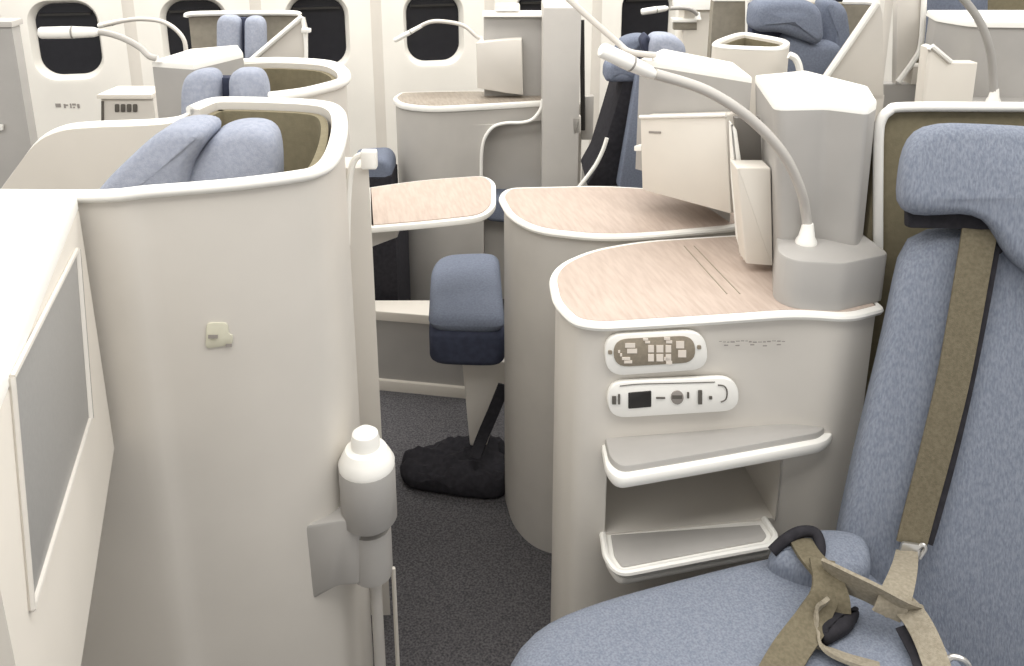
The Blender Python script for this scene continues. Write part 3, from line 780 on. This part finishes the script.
m = prism(MB(), [(a.x-.004, 2.955), (b.x, 2.955), (b.x, 3.07), (a.x-.004, 3.07)], pd(500, 16, 2.98).z, pd(500, 13.5, 2.98).z, .002); m.build('top_ledge', WHITE, t, 'white top ledge')
m = slab(MB(), rc([pd(x, y, 2.93) for x, y in ((476, 43), (506, 40), (522, 39), (523, 95), (505, 93), (477, 88))], .004, 3), (0, .05, 0), .003); m.build('panel_door', CREAM, t, 'cream door')
a = pd(582, 20, 2.83); b = pd(583, 130, 2.83)
m = tube(MB(), [a, b], .008, 8); m.build('edge_seal', SOCKET, t, 'black edge seal')
m = slab(MB(), rc([pd(x, y, 2.85) for x, y in ((581, 97), (594, 96), (593, 140), (581, 140))], .004, 3), (0, .03, 0), .003); m.build('side_bracket', GREY, t)
m = slab(MB(), rc([pd(x, y, 2.79) for x, y in ((572, 118), (581, 116), (581, 133), (573, 135))], .004, 3), (0, .03, 0), .003); m.build('latch', CREAM, t)
m = prism(MB(), [(pd(495, 10, 3.0).x, 3.0), (pd(520, 10, 3.0).x, 3.0), (pd(520, 10, 3.0).x, 3.05), (pd(495, 10, 3.0).x, 3.05)], pd(500, 12, 2.98).z, pd(500, 5, 2.98).z, .008); m.build('top_knob', CREAM, t)
# blue footwell cushion behind the console arch
m = pillow(MB(), rc([pz(x, y, .44) for x, y in ((483, 196), (490, 172), (520, 166), (546, 188), (540, 200))], .02, 3), (0, 0, -.1), .02)
fo = thing('footrest', 'small blue footrest cushion inside the arched opening of the window console', 'footrest', pz(515, 180, 0)*0+Vector((pz(515, 182, .44).x, pz(515, 182, .44).y, 0)))
m.build('cushion', BLUE2, fo)
c = pz(515, 184, .44)
m = prism(MB(), [(c.x-.06, c.y-.03), (c.x+.06, c.y-.03), (c.x+.06, c.y+.06), (c.x-.06, c.y+.06)], 0, .35, .003); m.build('base', BLACK, fo)

# ------------------------------------------------------------------ window seat right of the tall panel
dW = 2.35
t = thing('aircraft_seat', 'blue seat with black side just right of the tall grey window console panel', 'seat', pd(630, 180, dW)-Vector((0, 0, pd(630, 180, dW).z)))
m = pillow(MB(), rc([pd(x, y, dW+.12) for x, y in ((614, 56), (622, 40), (636, 36), (648, 36), (648, 64), (618, 64))], .03, 4), (0, .09, 0), .025, .004); m.build('headrest', BLUE2, t)
m = pillow(MB(), rc([pd(x, y, dW) for x, y in ((650, 66), (649, 45), (654, 36), (667, 35), (679, 38), (688, 48), (686, 68)) ], .02, 4), (0, .1, 0), .025, .004); m.build('backrest', PBLUE, t)
m = pillow(MB(), rc([pd(x, y, dW+.02) for x, y in ((648, 62), (641, 42), (648, 34), (654, 46), (656, 62))], .01, 3), (0, .08, 0), .01); m.build('headrest_seam', NAVY, t, 'dark seam between pads')
m = pillow(MB(), rc([pd(x, y, dW+.05) for x, y in ((605, 83), (606, 66), (616, 60), (640, 64), (640, 83))], .015, 3), (0, .1, 0), .02); m.build('armrest_pad', BLUE2, t)
m = slab(MB(), rc([pd(x, y, dW+.06) for x, y in ((625, 76), (642, 76), (634, 120), (625, 186), (586, 186), (598, 165), (612, 120))], .01, 3), (0, .25, 0), .004); m.build('seat_side', BLACK, t, 'black side panel')
m = slab(MB(), rc([pd(x, y, dW) for x, y in ((638, 72), (700, 72), (700, 190), (618, 190), (630, 120))], .01, 3), (0, .06, 0), .004); m.build('seat_frame', BLUE2, t)
pth = crm([pd(x, y, dW+.02) for x, y in ((607, 138), (603, 150), (595, 166), (580, 186), (575, 192))], 5)
m = tube(MB(), pth, .006, 8); m.build('edge_trim', WHITE, t, 'white curved edge trim')
m = prism(MB(), [(pd(590, 186, dW).x, dW+.06), (pd(700, 186, dW).x, dW+.06), (pd(700, 186, dW).x, dW+.3), (pd(590, 186, dW).x, dW+.3)], 0, pd(600, 186, dW+.06).z, .0); m.build('seat_base', DGREY, t)

# ------------------------------------------------------------------ suites behind at left
zB_ = 1.126
t = thing('side_cabinet', 'grey box cabinet with white top behind the large shell, left of two pale cushions', 'cabinet', Vector((pz(190, 56, zB_).x, pz(190, 56, zB_).y, 0)))
bf = [pz(152, 62, zB_), pz(193, 65, zB_), pz(243, 53, zB_), pz(238, 46, zB_), pz(190, 50, zB_)]
bf = [Vector((p.x, p.y, 0)) for p in bf]
m = prism(MB(), bf, 0, zB_-.01, 0); m.build('body', MGREY, t)
m = prism(MB(), bf, zB_-.01, zB_+.003, .004); m.build('top_cap', WHITE, t, 'white top')
zB2 = 1.08
t = thing('suite_shell', 'second-row shell, olive inside with white rim, just above the large cream shell', 'seat shell', Vector((pz(290, 80, zB2).x, pz(290, 80, zB2).y, 0)))
fr = crm([pz(x, y, zB2) for x, y in ((267, 97.5), (285, 95.5), (308, 92), (338, 84), (346, 78), (342, 70), (324, 64), (278, 61.5), (242, 63))], 5)
m = wallstrip(MB(), fr, 0, .018, 1); m.build('outer_wall', CREAM, t)
m = tube(MB(), fr, .011, 10); m.build('rim', WHITE, t, 'white rim')
ins = []
for i, p in enumerate(fr):
    tg = fr[min(len(fr)-1, i+1)]-fr[max(0, i-1)]; tg.z = 0; tg.normalize()
    ins.append(p+Vector((-tg.y, tg.x, 0))*.02-Vector((0, 0, .012)))
m = wallstrip(MB(), ins[16:], .6, .01, 1); m.build('lining', OLIVE, t, 'olive inner lining')
t = thing('aircraft_seat', 'second-row seat top with two pale blue cushions beside the grey box cabinet', 'seat', pd(225, 110, 1.7)-Vector((0, 0, pd(225, 110, 1.7).z)))
m = pillow(MB(), rc([pd(x, y, 1.58) for x, y in ((178, 130), (178, 90), (183, 76), (196, 72), (209, 72), (215, 79), (217, 130))], .02, 4), (0, .065, 0), .02, .004); m.build('headrest', PBLUE, t)
m = pillow(MB(), rc([pd(x, y, 1.585) for x, y in ((227, 130), (226, 80), (231, 72), (246, 71), (257, 73), (263, 86), (265, 130))], .02, 4), (0, .065, 0), .02, .004); m.build('backrest', PBLUE, t)
m = slab(MB(), [pd(x, y, 1.62) for x, y in ((214, 78), (229, 78), (229, 140), (214, 140))], (0, .03, 0), .002); m.build('cushion_gap', NAVY, t, 'dark gap between cushions')
a, b = pd(180, 130, 1.59), pd(264, 130, 1.59)
m = prism(MB(), [(a.x, 1.595), (b.x, 1.595), (b.x, 1.645), (a.x, 1.645)], 0, a.z+.01, 0); m.build('seat_base', DGREY, t)

t = thing('control_box', 'small cream box with dark control marks below the windows, left of the grey cabinet', 'box', pd(126, 120, 2.2)-Vector((0, 0, pd(126, 120, 2.2).z)))
q = [pd(x, y, 2.2) for x, y in ((101, 98), (153, 98), (153, 126), (103, 126))]
zq = q[0].z
m = prism(MB(), [(q[0].x, 2.2), (q[1].x, 2.2), (q[1].x, 2.29), (q[0].x+.0, 2.29)], 0, zq, .004); m.build('body', CREAM, t)
m = prism(MB(), [(q[0].x-.006, 2.19), (q[1].x, 2.19), (q[1].x, 2.30), (q[0].x+.0, 2.30)], zq, zq+.012, .003); m.build('lid', CREAM2, t)
m = MB()
for x in (115, 121, 127, 133):
    slab(m, rc([pd(a, b, 2.199) for a, b in ((x, 104), (x+4.5, 104), (x+4.5, 112), (x, 112))], .003, 2), (0, -.002, 0), .0005)
slab(m, [pd(a, b, 2.199) for a, b in ((101.5, 101), (104, 101), (104, 122), (101.5, 122))], (0, -.002, 0), 0)
m.build('control_marks', DMARK, t)

zG = pd(-10, 27, 1.95).z
t = thing('partition', 'tall grey partition panel at the far left edge in front of the window wall', 'partition', pd(-20, 190, 1.95)*1-Vector((0, 0, pd(-20, 190, 1.95).z)))
a, b = pd(-120, 60, 1.95), pd(17, 60, 1.95)
m = prism(MB(), [(a.x, 1.95), (b.x, 1.95), (b.x-.01, 2.0), (a.x, 2.0)], 0, zG, .004); m.build('panel', MGREY, t)
m = prism(MB(), [(a.x, 1.945), (b.x+.004, 1.945), (b.x-.004, 2.005), (a.x, 2.005)], zG, zG+.014, .004); m.build('top_trim', GREY, t)
m = slab(MB(), rc([pd(x, y, 1.945) for x, y in ((-6, 124), (4, 124), (4, 130), (-6, 130))], .003, 2), (0, -.006, 0), .001); m.build('catch', WHITE, t, 'white catch')

# third row suite by the wall
t = thing('suite_shell', 'small farthest shell at upper left with slanting white rim before the windows', 'seat shell', pd(245, 60, 2.8)-Vector((0, 0, pd(245, 60, 2.8).z)))
q = [pd(x, y, 2.82) for x, y in ((188, 15), (300, 14))]
m = slab(MB(), [q[0], q[1], Vector((q[1].x, 2.82, 0)), Vector((q[0].x, 2.82, 0))], (0, .03, 0), .003); m.build('back_wall', OLIVE2, t, 'grey-brown lining')
m = tube(MB(), crm([pd(x, y, 2.81) for x, y in ((186, 17), (192, 14), (240, 13), (292, 13), (300, 15))], 4), .009, 8); m.build('back_rim', WHITE, t, 'white rim')
q = [pd(x, y, 2.62) for x, y in ((250, 61), (298, 20), (303, 18), (306, 30), (306, 62))]
m = slab(MB(), q, (0, .03, 0), .003); sw = m.build('side_wing', CREAM, t)
m = tube(MB(), [pd(x, y, 2.612) for x, y in ((250, 61), (298, 20), (302, 17))], .008, 8); m.build('wing_rim', WHITE, t, 'slanting white rim')
m = tube(MB(), crm([pd(x, y, 2.612) for x, y in ((302, 17), (304, 28), (306, 45), (306, 62))], 3), .006, 8); m.build('wing_edge', WHITE, t, 'white edge')
m = slab(MB(), [pd(x, y, 2.63) for x, y in ((190, 62), (306, 60), (306, 66), (190, 68))], (0, .02, 0), .002)
p_ = pd(250, 62, 2.62); p2_ = pd(306, 62, 2.62)
m = prism(MB(), [(pd(192, 62, 2.63).x, 2.63), (p2_.x, 2.63), (p2_.x, 2.66), (pd(192, 62, 2.63).x, 2.66)], 0, pd(250, 60, 2.63).z, 0); m.build('front_wall', CREAM, t)
m = slab(MB(), rc([pd(x, y, 2.60) for x, y in ((301, 28), (310, 29), (310, 33), (301, 33))], .003, 2), (0, .02, 0), .002); m.build('catch', WHITE, t)
t = thing('aircraft_seat', 'farthest upper-left seat top with two narrow blue cushions inside the small shell', 'seat', pd(238, 60, 2.72)-Vector((0, 0, pd(238, 60, 2.72).z)))
m = pillow(MB(), rc([pd(x, y, 2.70) for x, y in ((215, 66), (215, 22), (219, 16), (232, 16), (238, 20), (239, 66))], .02, 3), (0, .06, 0), .02, .004); m.build('headrest', PBLUE, t)
m = pillow(MB(), rc([pd(x, y, 2.70) for x, y in ((243, 66), (243, 21), (247, 17), (258, 17), (263, 23), (264, 66))], .02, 3), (0, .06, 0), .02, .004); m.build('backrest', PBLUE, t)
m = slab(MB(), [pd(x, y, 2.74) for x, y in ((237, 18), (245, 18), (245, 66), (237, 66))], (0, .03, 0), .002); m.build('cushion_gap', NAVY, t, 'dark gap between cushions')
a, b = pd(215, 64, 2.71), pd(264, 64, 2.71)
m = prism(MB(), [(a.x, 2.71), (b.x, 2.71), (b.x, 2.76), (a.x, 2.76)], 0, a.z, 0); m.build('seat_base', DGREY, t)

b = pz(155, 63.5, zB_); b = Vector((b.x+.004, b.y+.004, zB_+.003))
lamp('reading lamp with long white head in front of the leftmost window', b, GREY, [(149, 56), (140, 47.5), (125, 39), (109, 33.5), (98, 32)], b.y, b.y+.03, .0068, ((38, 33), (100, 32)), (b.y+.01, b.y+.03), .0125, .006)
b = pd(187, 46, 2.66); b = Vector((b.x, 2.646, pd(250, 60, 2.63).z))
lamp('thin arched reading lamp by the second window from the left', b, CREAM, [(184, 40), (174, 28), (160, 21), (140, 19), (122, 21), (104, 25)], 2.646, 2.66, .007, ((98, 26), (124, 20.5)), (2.67, 2.66), .0085, .01)
ll = pd(480, 43, 2.955); b = Vector((pd(488, 43, 2.955).x, 2.965, pd(500, 12, 2.98).z))
b = Vector((pd(481, 41, 2.95).x, 2.955, pd(481, 43, 2.93).z))
lamp('thin arched reading lamp crossing the window beside the tall grey console panel', b, CREAM, [(476, 36), (464, 26), (448, 22), (430, 22), (412, 31), (396, 40)], 2.955, 2.955, .007, ((394, 41), (424, 24.5)), (2.955, 2.955), .0085, .01)

# ------------------------------------------------------------------ far right suites
dD = 2.25
t = thing('aircraft_seat', 'blue-grey seat with thick headrest at upper right inside a white-rimmed shell', 'seat', pd(800, 80, dD)-Vector((0, 0, pd(800, 80, dD).z)))
m = pillow(MB(), rc([pd(x, y, dD) for x, y in ((755, 30), (757, 8), (766, 1), (790, 0), (812, 1), (824, 10), (827, 40), (820, 47), (800, 40), (780, 33), (762, 34))], [.03, .03, .03, .02, .04, .04, .03, .03, .02, .02, .02], 4), (0, .12, 0), .03, .008); m.build('headrest', BLUE2, t)
m = pillow(MB(), rc([pd(x, y, dD+.09) for x, y in ((822, 60), (824, -1), (840, 1), (850, 10), (854, 40), (848, 70))], .03, 4), (0, .1, 0), .03, .004); m.build('headrest_wing', BLUE2, t)
m = pillow(MB(), rc([pd(x, y, dD+.03) for x, y in ((785, 110), (786, 36), (800, 36), (815, 46), (838, 42), (846, 52), (842, 110))], .02, 4), (0, .09, 0), .025, .006); m.build('backrest', BLUE2, t)
m = slab(MB(), rc([pd(x, y, dD+.10) for x, y in ((752, 4), (790, 2), (800, 60), (752, 60))], .01, 3), (0, .05, 0), .004); m.build('rear_pad', NAVY, t, 'dark rear pad')
a, b = pd(785, 100, dD+.03), pd(842, 100, dD+.03)
m = prism(MB(), [(a.x, dD+.04), (b.x, dD+.04), (b.x, dD+.11), (a.x, dD+.11)], 0, a.z, 0); m.build('seat_base', DGREY, t)
t = thing('suite_shell', 'shell around the upper right blue headrest, with slanting white rim and cream side', 'seat shell', pd(850, 90, 2.4)-Vector((0, 0, pd(850, 90, 2.4).z)))
a, b = pd(749, 3, 2.5), pd(880, 3, 2.5)
m = prism(MB(), [(a.x, 2.5), (b.x, 2.5), (b.x, 2.53), (a.x, 2.53)], 0, pd(800, 3, 2.5).z, .004); m.build('back_wall', OLIVE2, t, 'grey-brown lining')
q = [pd(x, y, 2.16) for x, y in ((820, 86), (874, 8), (880, 3), (883, 14), (884, 100), (820, 100))]
m = slab(MB(), q, (0, .03, 0), .003); m.build('side_wing', CREAM, t)
m = tube(MB(), crm([pd(x, y, 2.15) for x, y in ((818, 88), (846, 48), (872, 10), (877, 3))], 3), .0085, 8); m.build('wing_rim', WHITE, t, 'slanting white rim')
m = tube(MB(), [pd(x, y, 2.15+.34*k) for x, y, k in ((877, 3, 0), (868, 2, .5), (845, 2, 1))], .008, 8); m.build('back_rim', WHITE, t)
m = tube(MB(), [pd(x, y, 2.48) for x, y in ((749, -8), (749, 50))], .011, 8); m.build('edge_post', WHITE, t, 'white edge post')
a, b = pd(820, 99, 2.16), pd(884, 99, 2.16)
m = prism(MB(), [(a.x, 2.16), (b.x, 2.16), (b.x, 2.19), (a.x, 2.19)], 0, a.z+.01, 0); m.build('lower_wall', CREAM, t)
a, b = pd(713, 10, 2.55), pd(746, 10, 2.55)
t = thing('partition', 'small grey partition between the right window and the upper right blue headrest', 'partition', Vector(((a.x+b.x)/2, 2.55, 0)))
m = prism(MB(), [(a.x, 2.55), (b.x, 2.55), (b.x, 2.59), (a.x, 2.59)], 0, pd(713, 1, 2.55).z, .004); m.build('panel', OLIVE2, t)
m = prism(MB(), [(a.x, 2.545), (b.x, 2.545), (b.x, 2.6), (a.x, 2.6)], pd(713, 1, 2.55).z, pd(713, -3, 2.55).z, .004); m.build('top_trim', WHITE, t)
# low rounded rim left of it
zK = 1.13
t = thing('suite_shell', 'low cream shell with oval white rim behind the grey console towers', 'seat shell', Vector((pz(750, 42, zK).x, pz(750, 42, zK).y, 0)))
kf = crm([pz(x, y, zK) for x, y in ((712, 45), (724, 48), (750, 49.5), (778, 50), (789, 46), (786, 42), (764, 37.5), (742, 34.5), (724, 39))], 4, True)
kf = [Vector((p.x, p.y, 0)) for p in kf]
if newell(kf).z < 0: kf.reverse()
m = MB(); ki = inset(kf, .014)
rings(m, [[p for p in kf], [p+Vector((0, 0, zK)) for p in kf], [p+Vector((0, 0, zK)) for p in ki], [p+Vector((0, 0, zK-.25)) for p in ki]], False, True); m.build('outer_wall', CREAM2, t)
m = wallstrip(MB(), [p+Vector((0, 0, zK-.006)) for p in inset(kf, .0145)+[inset(kf, .0145)[0]]], zK-.24, .004, 1); m.build('lining', OLIVE, t, 'olive inner lining')
m = tube(MB(), [p+Vector((0, 0, zK)) for p in inset(kf, .006)], .007, 8, True); m.build('rim', WHITE, t, 'white oval rim')
m = tube(MB(), crm([pd(x, y, 1.85) for x, y in ((789, 55), (795, 58), (799, 66), (801, 80))], 4), .008, 8); m.build('grab_loop', WHITE, t, 'white curved handle')
# small white tower and lamp before the right window
a, b = pd(684, 20, 2.9), pd(712, 20, 2.9)
t = thing('side_cabinet', 'small white cabinet at the lower right of the rightmost window', 'cabinet', Vector(((a.x+b.x)/2, 2.95, 0)))
m = prism(MB(), [(a.x, 2.9), (b.x, 2.9), (b.x, 3.0), (a.x, 3.0)], 0, pd(690, 9, 2.9).z, .004); m.build('body', CREAM2, t)
m = prism(MB(), [(pd(678, 20, 2.9).x, 2.88), (b.x+.02, 2.88), (b.x+.02, 3.02), (pd(678, 20, 2.9).x, 3.02)], pd(690, 9, 2.9).z, pd(690, -2, 2.9).z, .004); m.build('top_cap', WHITE, t)
m = slab(MB(), [pd(x, y, 2.895) for x, y in ((674, 22), (697, 22), (697, 30), (674, 30))], (0, .03, 0), .003); m.build('shelf', OLIVE2, t, 'dark shelf')
m = slab(MB(), [pd(x, y, 2.89) for x, y in ((673, 19), (697, 19), (697, 22.5), (673, 22.5))], (0, .05, 0), .002); m.build('shelf_top', WHITE, t)
b = Vector((pd(698, 14, 2.87).x, 2.87, pd(698, 19, 2.88).z))
lamp('tiny reading lamp with white head before the rightmost window', b, MGREY, [(692, 10), (682, 8), (670, 8.5)], 2.86, 2.84, .007, ((641, 12), (668, 8)), (2.82, 2.84), .011, .012)

# rightmost suite
dE = 2.35
t = thing('suite_shell', 'narrow cream shell panel with curved white rim, right of the bright wall strip', 'seat shell', pd(910, 80, dE)-Vector((0, 0, pd(910, 80, dE).z)))
q = [pd(x, y, dE) for x, y in ((898, -30), (924, -30), (923, 0), (921, 45), (914, 60), (899, 82), (896, 84)) ]
m = slab(MB(), q, (0, .03, 0), .003); m.build('side_wing', CREAM, t)
m = tube(MB(), crm([pd(x, y, dE-.008) for x, y in ((925, -30), (924, 0), (921, 44), (914, 60), (898, 82))], 4), .008, 8); m.build('wing_rim', WHITE, t, 'curved white rim')
a, b = pd(922, 10, 2.6), pd(1080, 10, 2.6)
m = prism(MB(), [(a.x, 2.6), (b.x, 2.6), (b.x, 2.63), (a.x, 2.63)], 0, pd(990, -30, 2.6).z, .004); m.build('back_wall', OLIVE, t, 'olive lining')
a, b = pd(876, 70, dE), pd(905, 70, dE)
m = prism(MB(), [(a.x, dE), (b.x+.25, dE), (b.x+.25, dE+.04), (a.x, dE+.04)], 0, pd(890, 84, dE).z, .003); m.build('lower_wall', MGREY, t)
m = prism(MB(), [(pd(912, 70, dE).x, dE-.006), (pd(932, 70, dE).x, dE-.006), (pd(932, 70, dE).x, dE+.05), (pd(912, 70, dE).x, dE+.05)], pd(890, 84, dE).z, pd(915, 66, dE).z, .003); m.build('ledge', CREAM2, t)
t = thing('aircraft_seat', 'blue seat top cut by the upper edge of the picture at far right', 'seat', pd(960, 60, 2.45)-Vector((0, 0, pd(960, 60, 2.45).z)))
m = pillow(MB(), rc([pd(x, y, 2.42) for x, y in ((931, 110), (931, -20), (940, -32), (985, -32), (992, -22), (992, 110))], .03, 4), (0, .1, 0), .03, .006); m.build('backrest', BLUE2, t)
a, b = pd(931, 100, 2.42), pd(992, 100, 2.42)
m = prism(MB(), [(a.x, 2.44), (b.x, 2.44), (b.x, 2.5), (a.x, 2.5)], 0, a.z, 0); m.build('seat_base', DGREY, t)
dF = 2.1
zF = pd(980, 22, dF).z
a, b = pd(950, 60, dF), pd(1120, 60, dF)
t = thing('console_tower', 'wide grey tower with white top at the upper right edge above the shell rim', 'cabinet', Vector(((a.x+b.x)/2, dF+.1, 0)))
m = prism(MB(), rc([Vector(v) for v in ((a.x+.004, dF+.10, 0), (a.x+.04, dF, 0), (b.x, dF-.03, 0), (b.x, dF+.2, 0), (a.x+.03, dF+.2, 0))], [.02, .03, 0, 0, 0], 3), 0, zF-.012, 0); m.build('body', MGREY, t)
m = prism(MB(), rc([Vector(v) for v in ((a.x, dF+.10, 0), (a.x+.036, dF-.006, 0), (b.x, dF-.04, 0), (b.x, dF+.21, 0), (a.x+.028, dF+.21, 0))], [.02, .03, 0, 0, 0], 3), zF-.012, zF+.004, .004); m.build('top_cap', WHITE, t, 'white top')
zLL = pd(993, 102, dF-.06).z
m = prism(MB(), [(a.x+.03, dF-.11), (b.x, dF-.13), (b.x, dF+.01), (a.x+.03, dF+.01)], 0, zLL, .004); m.build('lower_block', MGREY, t)
q = [pd(x, y, dF-.13) for x, y in ((928, 48), (933, 46), (952, 63), (978, 63), (978, 118), (929, 118))]
q[4].z = 0; q[5].z = 0
m = slab(MB(), q, (0, .04, 0), .003); pk_ = m.build('literature_pocket', CREAM2, t, 'cream pocket with slanted top')
m = tube(MB(), [pd(x, y, dF-.132) for x, y in ((929, 50), (932, 46), (951, 62))], .006, 8); m.build('pocket_edge', WHITE, pk_, 'white edge')
b = Vector((pd(993, 102, dF-.06).x, dF-.06, zLL))
lamp('grey reading lamp curving up out of frame at the upper right', b, MGREY, [(993, 75), (990, 50), (981, 24), (966, 2), (950, -12), (925, -26)], dF-.06, dF-.1, .0095, ((870, -50), (925, -26)), (dF-.12, dF-.1), .014, .017)

# ------------------------------------------------------------------ light
wd = bpy.data.worlds.new('World'); scene.world = wd; wd.use_nodes = True
wd.node_tree.nodes['Background'].inputs['Color'].default_value = (1, .98, .95, 1)
wd.node_tree.nodes['Background'].inputs['Strength'].default_value = .66
def area(name, loc, sx, sy, power, rot=(0, 0, 0), colr=(1, .985, .96)):
    l = bpy.data.lights.new(name, 'AREA'); l.shape = 'RECTANGLE'; l.size = sx; l.size_y = sy; l.energy = power; l.color = colr
    o = bpy.data.objects.new(name, l); col.objects.link(o); o.location = loc; o.rotation_euler = rot
    return o
area('ceiling_light', (.5, .6, 2.26), 5, .9, 50)
area('ceiling_light', (.5, 2.5, 2.26), 5, .9, 50)
area('ceiling_light', (.5, 3.5, 2.2), 6, .25, 24)

# ------------------------------------------------------------------ camera
cam = bpy.data.cameras.new('Camera'); co = bpy.data.objects.new('Camera', cam); col.objects.link(co)
cam.sensor_width = 36; cam.lens = 36*F/1024
cam.shift_x = 0; cam.shift_y = -(333-CY)/1024
cam.clip_start = .02
co.location = (0, 0, H); co.rotation_euler = (math.pi/2-PITCH, 0, -YAW)
scene.camera = co
vs = scene.view_settings
vs.view_transform = 'Standard'; vs.look = 'None'; vs.gamma = 1; vs.use_curve_mapping = False
vs.exposure = .42
